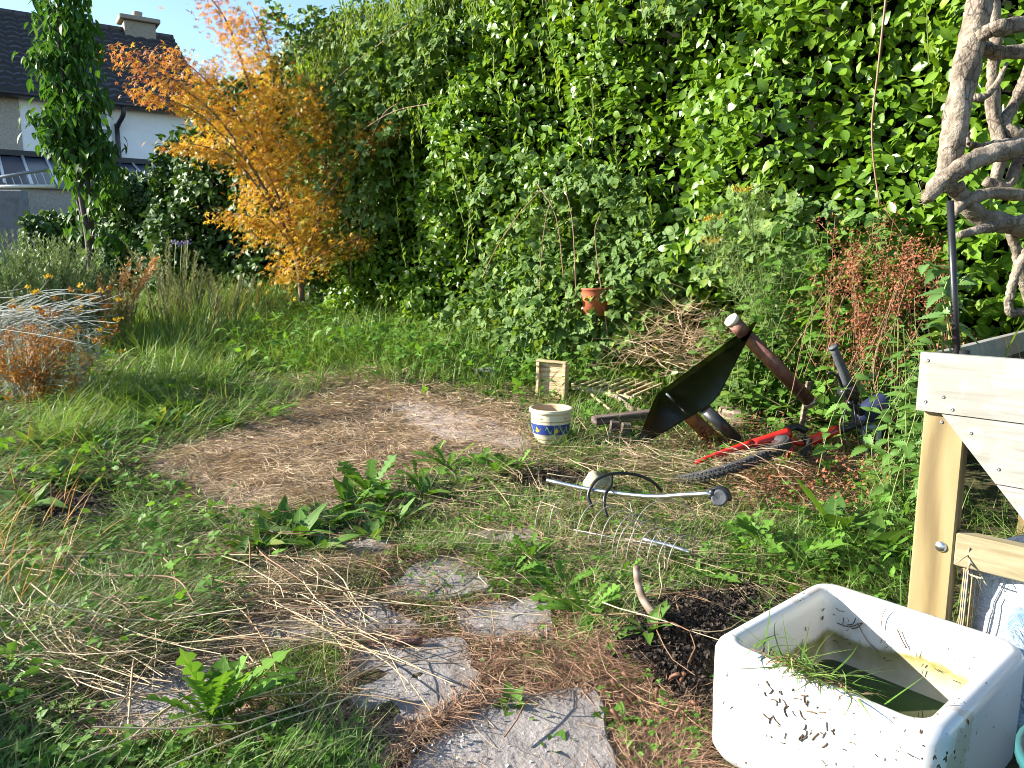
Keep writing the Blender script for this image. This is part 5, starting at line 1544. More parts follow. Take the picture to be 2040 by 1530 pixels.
# ------------------------------------------------------------------ bicycle lying in the weeds
REDP = noise_mat('red_paint', [(.50, .012, .010), (.60, .025, .016)], 6, .25, 0, spec=.6)
TYRE = noise_mat('dusty_tyre_rubber', [(.020, .021, .023), (.05, .05, .052)], 30, .75, .4)
NAVY = noise_mat('navy_plastic', [(.012, .016, .045), (.022, .03, .075)], 6, .4, .1)
GREYP = noise_mat('grey_grip', [(.05, .055, .065), (.09, .095, .105)], 40, .6, .4)
bike = thing('bicycle', 'red mountain bicycle lying on its side among dry weeds', 'bicycle', gp(1500, 930))
BY = 3.55
def bp(x, y, dy=0.0): return at(x, y, BY + dy)
mb = MB()
rod(mb, [bp(1386, 922, -.05), bp(1440, 902), bp(1500, 884, .05)], .009, 10, 4, r1=.022)
rod(mb, [bp(1498, 885, .05), bp(1540, 872, .08), bp(1572, 862, .1)], .023, 12, 4, r1=.027)
rod(mb, [bp(1556, 866, .1), bp(1570, 888, .08), bp(1580, 912, .05)], .022, 12, 4)
rod(mb, [bp(1566, 868, .1), bp(1590, 884, .1), bp(1612, 880, .1)], .012, 10, 3)
rod(mb, [bp(1606, 882, .1), bp(1640, 868, .13), bp(1668, 856, .15)], .024, 12, 4, r1=.026)
mb.build('frame', REDP, bike)
mb = MB(); rod(mb, [bp(1664, 858, .15), bp(1690, 850, .17), bp(1722, 838, .18)], .025, 12, 3); rod(mb, [bp(1660, 860, .15), bp(1668, 856, .15)], .027, 12, 1, smooth=False); mb.build('stem', BLACKP, bike)
mb = MB(); rod(mb, [bp(1722, 846, .18), bp(1712, 815, .16), bp(1697, 785, .13), bp(1686, 755, .11)], .0115, 10, 4); hb = mb.build('handlebar', GREYM, bike)
mb = MB(); rod(mb, [bp(1690, 768, .11), bp(1676, 730, .09), bp(1660, 692, .07)], .024, 14, 4, r1=.019); rod(mb, [bp(1661, 694, .07), bp(1659, 690, .07)], .0225, 14, 1, smooth=False); mb.build('grip', GREYP, hb)
mb = MB(); rod(mb, [bp(1700, 790, .12), bp(1690, 768, .11)], .032, 14, 2, smooth=False); rod(mb, [bp(1676, 778, .06), bp(1704, 796, .10)], .024, 10, 2); rod(mb, [bp(1690, 800, .1), bp(1716, 822, .14)], .02, 10, 2); mb.build('shifter', BLACKP, hb)
mb = MB(); rod(mb, [bp(1690, 792, .1), bp(1678, 772, .07), bp(1670, 752, .04), bp(1656, 742, .02), bp(1648, 746, .02)], .008, 8, 4, r1=.006); mb.build('brake_lever', BLACKP, hb)
mb = MB()
for pts in ([(1698, 790, .08), (1704, 830, .0), (1712, 880, .05), (1726, 905, .1)], [(1690, 795, .05), (1680, 850, .0), (1700, 895, .0), (1740, 880, .1)], [(1670, 850, .12), (1640, 880, .05), (1690, 905, .0), (1730, 890, .1)], [(1706, 800, .1), (1718, 850, .05), (1738, 880, .1)]):
    rod(mb, [bp(*q) for q in pts], .0028, 6, 6)
mb.build('brake_cable', BLACKP, bike)
mb = MB(); rod(mb, [bp(1720, 845, .18), bp(1724, 880, .15), bp(1726, 920, .1)], .0135, 10, 3); rod(mb, [bp(1752, 850, .22), bp(1748, 890, .2), bp(1744, 915, .15)], .0135, 10, 3); rod(mb, [bp(1716, 850, .18), bp(1756, 852, .22)], .02, 10, 1, smooth=False); mb.build('fork', GREYM, bike)
mb = MB(); rod(mb, [bp(1566, 858, .12), bp(1585, 850, .14), bp(1606, 858, .14)], .018, 12, 3); rod(mb, [bp(1600, 870, .1), bp(1612, 890, .08), bp(1610, 915, .05)], .012, 10, 3); mb.build('shock', BLACKP, bike)
mb = MB(); rod(mb, [bp(1614, 875, .05), bp(1606, 895, .0), bp(1600, 912, -.02)], .012, 10, 3); box(mb, bp(1600, 915, -.02), (.09, .05, .022), axis_frame(nrm([.3, -.3, 1])), 0, .005); mb.build('pedal', BLACKP, bike)
mb = MB()
V = []
sc_ = bp(1738, 816, .2); nu, nv = 28, 16
Rs = axis_frame(nrm(bp(1752, 806, .2) - bp(1720, 828, .2)))
lathe(mb, [(.0005, -.105), (.035, -.10), (.052, -.06), (.058, -.01), (.060, .03), (.052, .07), (.034, .095), (.0005, .105)], 24, sc_, Rs)
mb.build('saddle', NAVY, bike)
# wheels, tilted and partly sunk into the litter
def bike_wheel(wc_, tilt):
    wl_ = np.array([.93, .12, .25]); wv_ = nrm(ray(1440, 935)); wa = nrm(nrm(np.cross(wl_, wv_)) * np.sign(np.cross(wl_, wv_)[2]) - tilt * wv_); WF = axis_frame(wa)
    RW = .295
    mb = MB(); prof_ = [(RW - .026 * math.cos(a) * 1.0, .026 * math.sin(a)) for a in np.linspace(0, 2 * math.pi, 13)]
    lathe(mb, prof_, 72, wc_, WF)
    for k_ in range(96):
        a = k_ * 2 * math.pi / 96
        for z in (-.015, .0, .015):
            aa = a + (.03 if z == 0 else 0)
            c_ = np.array([math.cos(aa), math.sin(aa), 0]); fr_ = np.stack([c_, [-c_[1], c_[0], 0], [0, 0, 1]], -1)
            rr = RW + .0265 * math.cos(z / .026 * 1.1)
            box(mb, wc_ + WF @ (c_ * rr + [0, 0, z]), (.007, .012, .011), WF @ fr_, 0)
    wh = mb.build('wheel', TYRE, bike)
    mb = MB(); lathe(mb, [(RW - .022, -.011), (RW - .040, -.010), (RW - .042, .0), (RW - .040, .010), (RW - .022, .011)], 60, wc_, WF); mb.build('rim', METAL, wh)
    mb = MB()
    for k_ in range(28):
        a = k_ * 2 * math.pi / 28; s_ = 1 if k_ % 2 else -1
        tubes(mb, np.array([[wc_ + WF @ np.array([.02 * math.cos(a + .8 * s_), .02 * math.sin(a + .8 * s_), .03 * s_]), wc_ + WF @ np.array([(RW - .04) * math.cos(a), (RW - .04) * math.sin(a), 0])]]), .0012, 3)
    mb.build('spokes', METAL, wh)
    mb = MB(); lathe(mb, [(.008, -.05), (.022, -.035), (.015, -.03), (.015, .03), (.022, .035), (.008, .05)], 14, wc_, WF, 0, True, True); mb.build('hub', BLACKP, wh)
bike_wheel(gp(1440, 945) + [0, 0, .070], .16)
bike_wheel(gp(1800, 905) + [0, 0, .085], .22)
mb = MB(); q = bp(1585, 925, -.02)
lathe(mb, [(.012, -.006), (.078, -.003), (.082, .0), (.078, .003), (.012, .006)], 36, q, axis_frame(nrm([.2, -.45, 1])))
rod(mb, [q + [0, 0, .012], q + [.10, -.04, .02], q + [.16, -.06, .03]], .009, 8, 3); mb.build('crankset', BLACKP, bike)

# ------------------------------------------------------------------ castor frame and wire rack
rk = thing('castor_frame', 'bent silver rod with a black castor lying over wire hoops', 'frame', gp(1290, 1060))
mb = MB(); P = [at(1090, 957, 2.86), at(1180, 976, 2.76), at(1291, 989, 2.62), at(1360, 986, 2.52), at(1418, 983, 2.44)]
rod(mb, P, .0085, 10, 4); mb.build('rod', METAL, rk)
wcx = at(1433, 992, 2.42); wf = axis_frame(nrm(np.array([-.35, -.9, .12])))
mb = MB(); lathe(mb, [(.0005, -.002), (.020, .001), (.0235, .0015), (.0275, -.003), (.028, -.012), (.026, -.024), (.02, -.028), (.0005, -.028)], 28, wcx, wf); cw = mb.build('castor_wheel', GREYP, rk)
mb = MB()
an_ = np.linspace(-.25, 3.4, 15)
ring_o = np.array([wcx + wf @ np.array([.0305 * math.cos(a), .0305 * math.sin(a), -.014]) for a in an_])
tubes(mb, ring_o[None], .009, 8, 0, True); rod(mb, [at(1414, 983, 2.44), at(1424, 980, 2.44)], .0135, 10, 1, smooth=False); mb.build('castor_hood', BLACKP, rk)
mb = MB(); rod(mb, [at(1280, 1074, 2.5), at(1330, 1086, 2.45), at(1374, 1100, 2.40)], .0075, 8, 3); mb.build('rod', METAL, rk)
mb = MB(); rod(mb, [at(1180, 1010, 2.72), at(1172, 985, 2.74), at(1190, 955, 2.76), at(1225, 943, 2.78), at(1268, 946, 2.80), at(1300, 960, 2.8), at(1318, 978, 2.82)], .0062, 8, 5)
rod(mb, [at(1219, 945, 2.78), at(1217, 968, 2.72), at(1206, 985, 2.68), at(1204, 1010, 2.66), at(1210, 1030, 2.64)], .0062, 8, 5); mb.build('cable_loop', BLACKP, rk)
WIRE = noise_mat('wire_steel', [(.20, .19, .16), (.36, .35, .32)], 40, .5, 0, metal=.5)
rack = thing('wire_rack', 'small rack of thin curved wire hoops tangled in dry grass', 'rack', gp(1250, 1140))
def hoop(xc, yb, rx, h, Y, r=.0017):
    a = np.linspace(math.pi, 0, 15); q = [at(xc + rx * math.cos(t) , yb - h * math.sin(t), Y + .04 * math.cos(t)) for t in a]
    mb = MB(); tubes(mb, np.array(q)[None], r, 5, 0, True); mb.build('hoop', WIRE, rack)
for i in range(4): hoop(1195 + 24 * i, 1085 + 8 * i, 48, 85, 2.62 - .03 * i)
for i in range(6): hoop(1270 + 20 * i, 1115 + 7 * i, 42, 78 + 6 * (i % 2), 2.50 - .02 * i)
hoop(1330, 1075, 70, 80, 2.6); hoop(1092, 1060, 26, 70, 2.7); hoop(1120, 1064, 26, 72, 2.68)
for p0, p1 in (((1143, 1055, 2.62), (1290, 1085, 2.5)), ((1245, 1073, 2.52), (1370, 1100, 2.42)), ((1150, 1090, 2.6), (1300, 1130, 2.45)), ((1255, 1000, 2.66), (1262, 1035, 2.6))):
    mb = MB(); tubes(mb, np.array([[at(*p0), at(*p1)]]), .0022, 5, 0, True); mb.build('cross_wire', WIRE, rack)

# curved stick, pieces of bark, cut stems, little pot, painted pot in the bramble
mb = MB(); rod(mb, [at(1268, 1128, 2.08), at(1272, 1165, 2.05), at(1288, 1205, 2.0), at(1334, 1254, 1.93)], .0105, 10, 6, r1=.0125)
tag(mb.build('curved_stick', LOGW), 'thick curved brown stick standing out of the weeds near the sink', 'stick')
mb = MB(); q = gp(815, 1293) + [0, 0, .022]; rod(mb, [q + [-.035, -.002, 0], q, q + [.036, .004, .001]], .009, 10, 2)
tag(mb.build('bark_roll', noise_mat('red_bark', [(.10, .045, .035), (.19, .09, .07)], 40, .85, .7)), 'rolled piece of red-brown bark on the bare slab', 'bark')
STUB = noise_mat('red_stub', [(.085, .035, .02), (.16, .07, .035)], 30, .6, .3)
cs = thing('cut_stems', 'cluster of cut red-orange stem stubs beside the sink', 'plant', gp(1290, 1400))
for a, b, dx in ((1258, 1395, -6), (1262, 1350, -8), (1300, 1410, 4), (1330, 1345, 8), (1352, 1350, 6), (1372, 1395, 4), (1240, 1430, -8), (1310, 1385, -3), (1342, 1420, 5), (1238, 1370, -6), (1285, 1435, 2), (1356, 1440, 3)):
    q = gp(a, b + 18); mb = MB(); rod(mb, [q - [0, 0, .01], q + [dx * .001, 0, .02], q + [dx * .0028 + rng.normal(0, .006), rng.normal(0, .01), rng.uniform(.018, .045)]], .004, 8, 2, r1=.005); mb.build('stub', STUB, cs)
TERRA = noise_mat('terracotta', [(.26, .065, .025), (.36, .10, .04)], 9, .7, .3)
tq = at(1187, 590, 5.64)
mb = MB(); lathe(mb, [(.085, -.14), (.11, .02), (.113, .045), (.118, .048), (.118, .06), (.108, .06), (.102, .04), (.0005, .03)], 28, tq, None, 0, True)
def star(a0, z):
    r0 = .1085
    for k_ in range(6):
        t = k_ * math.pi / 3
        pts = []
        for rr, dt in ((.002, 0), (.010, -.28), (.017, 0), (.010, .28)):
            pts.append((a0 + rr * math.cos(t + dt) / .1, z + rr * math.sin(t + dt)))
        mb.add([tq + [(np.interp(zz, [-.14, .02], [.085, .11]) + .002) * math.cos(aa), (np.interp(zz, [-.14, .02], [.085, .11]) + .002) * math.sin(aa), zz] for aa, zz in pts], [0, 1, 2, 3], [4], 1, None, False)
fa = math.atan2(-tq[1], -tq[0])
for da, z in ((-.42, -.005), (.12, -.02), (.6, .0), (-.9, -.02)): star(fa + da, z)
ppot = thing('painted_pot', 'terracotta pot painted with small yellow flowers inside the bramble', 'plant pot', (tq[0], tq[1], float(gz(tq[0], tq[1]))))
mb.build('body', [TERRA, POTY], ppot)
mb = MB(); rod(mb, [[tq[0], tq[1], float(gz(tq[0], tq[1])) - .05], [tq[0], tq[1], tq[2] - .141]], .018, 10, 2, smooth=False); mb.build('stand', DARKW, ppot)
q = gp(350, 613); mb = MB(); lathe(mb, [(.05, 0), (.065, .10), (.068, .10), (.062, .1), (.05, .02), (.0005, .02)], 20, q, None, 0, True)
tag(mb.build('nursery_pot', BLACKP), 'little black nursery pot on the far lawn', 'plant pot')
# weathered peg stuck in the weeds behind the table
q = at(1606, 760, 4.05); mb = MB(); box(mb, q + [0, 0, -.15], (.03, .016, .30), rz(.4) @ np.array([[1, 0, .12], [0, 1, 0], [-.12, 0, 1]]), 0, .002)
tag(mb.build('wooden_peg', LOGW), 'pale splintered wooden peg among the weeds behind the bicycle', 'peg')

# ------------------------------------------------------------------ weeds on the bank in front of the hedge (right)
NET = [serrated(.55, 7, .22, .25), serrated(.5, 7, .3, .4), oval(.6, .2, .3)]
def hedge_y(px): 
    u = (px - 1020) / FPX
    return 6.378 / (u + .938)
def bank(name, label, cat, x0, x1, ytop, ns, n_leaf, size, mat, tm=NET, d0=.25, d1=.9, stem_mat=None, r=.003):
    st = []
    for k in range(ns):
        px_ = rng.uniform(x0, x1); Y = hedge_y(px_) - rng.uniform(d0, d1)
        yt = np.interp(px_, [x0, (x0 + x1) / 2, x1], ytop) + rng.uniform(-10, 130) * (1 if rng.random() < .6 else .3)
        top = at(px_, yt, Y); b = np.array([top[0] + rng.normal(0, .16), top[1] + rng.normal(0, .10), 0]); b[2] = gz(b[0], b[1])
        if top[2] < b[2] + .12: top[2] = b[2] + .15
        st.append([b, (b + top) / 2 + rng.normal(0, .07, 3), top])
    return leafy(name, label, cat, st, int(n_leaf * 1.7), size * 1.25, tm, mat, stem_mat, f0=.06, r=r * .7)
bank('nettle_clump', 'tall nettle clump left of the sorrel, against the hedge', 'weed', 1500, 1640, (520, 455, 470), 26, 16, .085, G_WEED, d1=.5)
bank('nettle_clump', 'leafy nettles directly behind the red sorrel', 'weed', 1630, 1800, (440, 440, 470), 22, 16, .09, G_WEED, d0=.2, d1=.5)
bank('nettle_clump', 'low nettles between the table leg and the handlebar', 'weed', 1480, 1680, (640, 640, 690), 36, 13, .055, G_WEED, d0=.15, d1=.5)
bank('nettle_clump', 'bright nettles between handlebar and planter', 'weed', 1780, 1880, (640, 660, 720), 34, 12, .066, leaf_mat('nettle_leaf', [(.07, .16, .03), (.10, .21, .04), (.12, .24, .05)], .36, .45), SER, d0=.4, d1=1.5)
bank('bindweed', 'round-leaved bindweed heap around the fennel foot', 'weed', 1400, 1540, (620, 600, 610), 40, 12, .055, G_BRAM, [oval(.85, .2, .25, .3), oval(.75, .2, .15, .3)], d0=.2, d1=.75)
bank('dock_plant', 'broad-leaved dock beside the fennel', 'weed', 1560, 1660, (420, 400, 430), 5, 8, .16, G_DOCK, [dock_leaf(.5), dock_leaf(.42, .5)], d0=.2, d1=.4)
# sorrel: rust-coloured seed stalks
def sorrel(label, pts_, n, Yoff, h):
    root = None; ms, ml = MB(), MB()
    for k in range(n):
        a, b = pts_[rng.integers(len(pts_))]; a += rng.normal(0, 34); b += rng.normal(0, 30)
        Y = hedge_y(a) - rng.uniform(*Yoff); top = at(a, b, Y)
        base_ = np.array([top[0] + rng.normal(.06, .22), top[1] + rng.normal(0, .15), 0]); base_[2] = max(float(gz(base_[0], base_[1])), top[2] - h)
        if root is None: root = thing('sorrel', label, 'weed', (base_[0], base_[1], float(gz(base_[0], base_[1]))))
        p = smooth_path([base_, (base_ + top) / 2 + rng.normal(0, .07, 3), top + rng.normal(0, .05, 3)], 6)
        rod(ms, p, .0022, 4, 1, r1=.001, smooth=False)
        m_ = 70; i = rng.integers(int(len(p) * .62), len(p), m_)
        blades(ml, p[i] + rng.normal(0, .022, (m_, 3)), rng.uniform(0, 6.28, m_), .014, rng.uniform(.2, 2.2, m_), 0, .012, 2)
    ms.build('stems', REDSTALK, root); ml.build('seed_heads', SORREL, root)
sorrel('rust-red sorrel seed stalks beside the black pole', [(1720, 470), (1760, 500), (1800, 520), (1740, 550), (1690, 540), (1850, 520), (1660, 500)], 50, (.35, .7), .7)
sorrel('rust-red sorrel sprawling low above the handlebar', [(1720, 620), (1760, 650), (1700, 600), (1790, 660), (1680, 680), (1850, 600)], 32, (.3, .7), .6)
sorrel('thin rusty sorrel around the base of the wooden peg', [(1620, 690), (1650, 650), (1600, 640)], 14, (.2, .4), .6)
# fennel with yellow umbels
fn = thing('fennel', 'tall feathery fennel with two yellow flower umbels before the hedge', 'plant', gp(1540, 760))
ms, ml = MB(), MB()
FYY = 4.5
fst = [[(1535, 700), (1500, 600), (1470, 540), (1440, 480), (1415, 455)], [(1538, 700), (1525, 600), (1505, 500), (1490, 430), (1475, 380)], [(1470, 540), (1440, 520), (1418, 495)], [(1505, 500), (1500, 440), (1515, 385)], [(1500, 600), (1560, 560), (1600, 530)]]
fc = []
for pl_ in fst:
    p = smooth_path([at(a, b, FYY) for a, b in pl_], 7); rod(ms, p, .0048, 6, 1, r1=.002, smooth=False); fc.append(p)
for a, b in ((1412, 436), (1480, 376), (1420, 480)):
    mf = MB()
    for k in range(16):
        e = at(a + rng.normal(0, 14), b + rng.normal(0, 3), FYY + rng.normal(0, .03)); rod(ms, [at(a + 3, b + 22, FYY), e], .0012, 3, 1, smooth=False)
        blades(mf, np.repeat(e[None], 9, 0) + rng.normal(0, .005, (9, 3)), rng.uniform(0, 6.28, 9), .009, rng.uniform(.2, 1.3, 9), 0, .009, 2)
    mf.build('umbel', YELFL, fn)
for p in fc:
    m_ = 420; i = rng.integers(0, len(p), m_); c_ = p[i] + rng.normal(0, .055, (m_, 3)) + [0, 0, .01]
    blades(ml, c_, rng.uniform(0, 6.28, m_), rng.uniform(.04, .10, m_), rng.uniform(.4, 1.8, m_), rng.uniform(-.5, .5, m_), .0022, 3)
for k in range(900):
    pass
q = sample_poly([(1440, 560), (1560, 520), (1640, 590), (1600, 700), (1520, 660), (1470, 620)], 1300)
c_ = np.array([at(a, b, FYY + d) for (a, b), d in zip(q, rng.normal(.1, .12, len(q)))])
blades(ml, c_, rng.uniform(0, 6.28, len(q)), rng.uniform(.04, .11, len(q)), rng.uniform(.3, 1.9, len(q)), rng.uniform(-.5, .5, len(q)), .0022, 3)
ms.build('stems', GREENSTALK, fn); ml.build('fronds', FENNEL, fn)
# heap of dry cut stalks under the hedge
hq = sample_poly([(1225, 720), (1290, 655), (1370, 610), (1440, 640), (1490, 700), (1380, 735)], 640) + rng.normal(0, 18, (640, 2))
P = np.array([at(a, b, 4.95 + .002 * (690 - b) + rng.normal(0, .12)) for a, b in hq]); P[:, 2] = np.maximum(P[:, 2], gz(P[:, 0], P[:, 1]) + .01)
mb = MB(); n = len(P)
blades(mb, P, rng.uniform(0, 6.28, n), rng.uniform(.1, .38, n), rng.uniform(.9, 1.8, n), rng.uniform(-.4, .5, n), .0055, 3, rng.uniform(-.6, .6, n))
tag(mb.build('dry_stalk_heap', DRY), 'heap of dry straw stalks between the bramble and the glass table', 'straw heap')

# ------------------------------------------------------------------ single weeds
LOB = [lobed(.34, 6, .2, .15), lobed(.30, 6, .25, .35), lobed(.38, 7, .15, .55)]
DKL = [dock_leaf(.36, .25), dock_leaf(.42, .5), dock_leaf(.33, .1)]
def rosette(name, label, cat, c, n, size, tm, mat, elev=(.15, 1.1), group=None, stalk=None):
    az = rng.uniform(0, 6.28) + np.arange(n) * 2.4 + rng.normal(0, .3, n)
    el = rng.uniform(elev[0], elev[1], n)
    d = np.c_[np.cos(az) * np.cos(el), np.sin(az) * np.cos(el), np.sin(el)]
    P = c + np.c_[np.cos(az), np.sin(az), 0 * az] * .008 + [0, 0, .004]
    up = np.c_[-np.cos(az) * np.sin(el), -np.sin(az) * np.sin(el), np.cos(el)] + rng.normal(0, .2, (n, 3))
    R = frames(d, up); S = size * rng.uniform(.6, 1.2, n)
    pk = rng.integers(0, len(tm), n)
    root = thing(name, label, cat, c, group) if stalk else None
    ml = MB()
    for k in range(len(tm)): inst(ml, tm[k], P[pk == k], R[pk == k], S[pk == k])
    o = ml.build('leaves' if stalk else name, mat, root)
    if not stalk: tag(o, label, cat, group)
    else:
        for s_ in stalk:
            ms = MB(); rod(ms, [c, c + np.array(s_) * .5 + [0, 0, .01], c + np.array(s_)], .0028, 5, 5, r1=.0018); ms.build('stalk', REDSTALK, root)
W = [  # px, py, kind, size, leaves, label
    (432, 1445, 'G', .155, 26, 'large glowing dandelion plant in front of the bluish slab'),
    (735, 985, 'L', .20, 12, 'tall upright thistle-like weed at the edge of the straw patch'),
    (890, 935, 'L', .17, 18, 'dark lobed weed with curling leaf behind the dock row'),
    (955, 930, 'L', .14, 16, 'pale thistle weed next to the straw patch and the plant pot'),
    (1030, 935, 'L', .12, 12, 'small lobed weed close to the foot of the plant pot'),
    (600, 1075, 'D', .15, 15, 'broad dock rosette in the middle of the weed row'),
    (520, 1100, 'D', .16, 16, 'dock rosette at the near end of the weed row'),
    (660, 1045, 'D', .14, 13, 'dock rosette with yellowing leaf in the weed row'),
    (790, 1040, 'D', .15, 13, 'limp pale dock leaves lying beside the thistle-like weed'),
    (850, 990, 'D', .13, 12, 'dark dock clump at the far end of the weed row'),
    (1010, 1150, 'L', .13, 16, 'lobed weed growing over the narrow slab'),
    (1055, 1120, 'L', .13, 10, 'upright dandelion leaves beside the farthest small slab'),
    (1165, 1225, 'L', .13, 22, 'bright lobed weed left of the curved stick'),
    (1240, 1150, 'L', .11, 12, 'upright lobed weed touching the curved stick'),
    (1290, 1260, 'D', .10, 9, 'small smooth-leaved weed at the foot of the curved stick'),
    (1480, 1110, 'L', .20, 14, 'long pale lobed leaves under the black castor'),
    (1560, 1130, 'L', .20, 16, 'grassy lobed weed behind the white sink'),
    (1660, 1060, 'D', .22, 12, 'big pale green dock behind the sink'),
    (1740, 1110, 'D', .24, 13, 'dark dock plant close to the planter post'),
    (1620, 1140, 'D', .18, 10, 'dock with long leaves hanging toward the sink'),
    (1790, 1000, 'D', .20, 12, 'dock leaves beside the planter post'),
    (1250, 830, 'L', .10, 8, 'small weed growing through the trellis'),
    (975, 790, 'D', .11, 12, 'little leafy weed on the straw before the concrete block'),
    (870, 905, 'L', .10, 8, 'little lobed weed on the bare straw'),
    (400, 820, 'D', .17, 14, 'bright dock clump on the shaded lawn'),
    (500, 790, 'D', .15, 14, 'dock clump near the far corner of the straw patch'),
    (310, 850, 'D', .17, 13, 'dock clump nearest the silver bush'),
    (330, 780, 'D', .14, 12, 'dock clump behind the shaded lawn weeds'),
    (70, 890, 'D', .16, 12, 'dock in the deep grass at the left edge'),
    (60, 1010, 'D', .15, 10, 'dock beside the dark soil hole'),
    (480, 735, 'D', .20, 18, 'dark green dock mound at the edge of the tall grass'),
    (590, 740, 'D', .13, 12, 'low dock at the corner of the tall grass'),
    (290, 720, 'D', .16, 15, 'dark leafy mound on the far lawn'),
    (350, 820, 'D', .16, 18, 'bright-leaved dock left of the straw patch corner'),
    (450, 850, 'D', .15, 18, 'dock touching the left tip of the straw patch'),
    (270, 800, 'D', .17, 16, 'shaded dock behind the silver bush shadow'),
    (200, 880, 'D', .17, 16, 'shaded dock in the long lawn grass'),
    (540, 830, 'L', .15, 16, 'lobed weed on the back rim of the straw patch'),
    (130, 960, 'D', .16, 14, 'dock behind the dark soil hole'),
    (470, 1125, 'D', .12, 14, 'low dock at the left end of the weed row'),
    (560, 1050, 'D', .13, 14, 'dock with upright leaf beside the reddish stem'),
    (640, 1100, 'D', .11, 12, 'small dock just above the dusty slab'),
    (700, 1010, 'D', .13, 14, 'dock at the straw edge left of the tall thistle-like weed'),
    (760, 1010, 'L', .13, 14, 'lobed weed at the foot of the tall thistle-like weed'),
    (830, 955, 'L', .14, 14, 'lobed weed leaning over the straw patch'),
    (920, 965, 'L', .12, 16, 'dark lobed weed in the middle of the far weed row'),
    (990, 945, 'L', .12, 14, 'lobed weed second nearest the plant pot'),
    (740, 1075, 'D', .11, 12, 'dock between the weed row and the green clover'),
    (940, 1110, 'L', .09, 14, 'feathery weed left of the farthest small slab'),
    (1120, 1180, 'L', .11, 14, 'feathery weed between the slabs and the wire rack'),
    (1380, 1150, 'L', .14, 12, 'lobed weed at the lower end of the wire rack'),
    (1700, 960, 'D', .15, 12, 'dock growing through the bicycle stem'),
    (640, 690, 'D', .14, 14, 'broad weed in the tall grass below the maple'),
    (760, 680, 'D', .12, 14, 'broad weed in the middle of the tall grass'),
    (560, 650, 'D', .14, 16, 'broad weed in front of the maple trunk'),
    (880, 700, 'L', .14, 16, 'lobed weed in the tall grass near the bramble'),
    (1010, 720, 'L', .14, 16, 'lobed weed beside the concrete block'),
    (430, 660, 'D', .15, 16, 'broad weed beyond the shaded lawn'),
]
for px_, py_, kind, size, nl, lab in W:
    if 440 < px_ < 1060 and 920 < py_ < 1130: size, nl = size * rng.uniform(.75, 1.1), int(nl * 1.4)
    c = gp(px_, py_)
    if kind == 'L': rosette('dandelion' if 'dandelion' in lab else 'lobed_weed', lab, 'weed', c, nl, size, LOB, G_WEED, (.3, 1.35) if 'upright' in lab or 'tall' in lab or 'glowing' in lab else (.15, 1.1))
    elif kind == 'G': rosette('dandelion', lab, 'weed', c, nl, size, LOB, G_WEED, (.75, 1.5))
    else: rosette('dock_plant', lab, 'weed', c, nl, size, DKL, G_DOCK, (.1, 1.0))
# small round-leaved seedlings in the foreground
RL = [oval(.8, .15, .15, .3), oval(.7, .2, .25, .3)]
for px_, py_, sz_, lab in ((1230, 1440, .055, 'three-leaved seedling beside the red stem stubs'), (1105, 1500, .05, 'pale three-leaved seedling at the bottom edge'), (1045, 1330, .06, 'small smooth weed lying on the dry clippings'), (610, 1500, .06, 'round-leaved weed at the bottom edge of the path'), (700, 1490, .05, 'serrated seedling beside the bottom slab'), (545, 1470, .05, 'round-leaved weed between the dandelion and the slabs'), (1020, 1410, .05, 'wilted smooth weed on the brown clippings'), (95, 1440, .07, 'pale nettle-like weed in the dark bottom left corner'), (250, 1500, .07, 'leafy weed shaded at the bottom left'), (340, 1505, .06, 'downy weed beside the long pale stalk'), (150, 1490, .07, 'dark leafy weed at the bottom left edge'), (30, 1500, .07, 'leafy weed filling the bottom left corner')):
    rosette('seedling', lab, 'weed', gp(px_, py_), 8, sz_ * .95, RL if 'round' in lab or 'three' in lab or 'smooth' in lab else NET, G_BRAM if px_ < 400 else G_WEED, (.1, 1.0))

# ------------------------------------------------------------------ grass, straw and litter
def scatter_px(n, box=(-500, 2500, 560, 1900)):
    px_ = rng.uniform(box[0], box[1], n); py_ = box[2] + (box[3] - box[2]) * rng.random(n)
    return px_, py_
def zone_pts(poly, n, jit=26.0):
    q = sample_poly(poly, n); q = q + rng.normal(0, jit, q.shape)
    q[:, 1] = np.maximum(q[:, 1], 575)
    return gps(q[:, 0], q[:, 1]), q
def off_objects(P):
    """keep clear of the sink and the planter feet"""
    l = (P[:, :2] - SC[:2]) @ SR[:2, :2]
    return ~((np.abs(l[:, 0]) < SKX / 2 + .01) & (np.abs(l[:, 1]) < SKY / 2 + .01))
def field(P, f, ph):
    x, y = P[:, 0] * f, P[:, 1] * f
    return np.sin(x * 1.3 + 1.7 * np.sin(y * .9 + ph) + ph) * .5 + np.sin(y * 1.7 - 1.3 * np.sin(x * 1.1 + 2 * ph) + 2.3 * ph) * .5
SLAB_PX = [sl_[0] for sl_ in SLABS]
def clear(P, thatch=True):
    a, b = proj(P); k = np.ones(len(P)); 
    for z in (Z_SOIL1, Z_SOIL2, Z_SOIL3): k = np.where(inpoly(a, b, z), .02, k)
    for z in SLAB_PX: k = np.where(inpoly(a, b, z), .08, k)
    if thatch: k = np.where(inpoly(a + rng.normal(0, 34, len(P)), b + rng.normal(0, 16, len(P)), Z_THATCH), .05 + .22 * (field(P, 4.4, 1.1) > .42), k)
    return rng.random(len(P)) < k
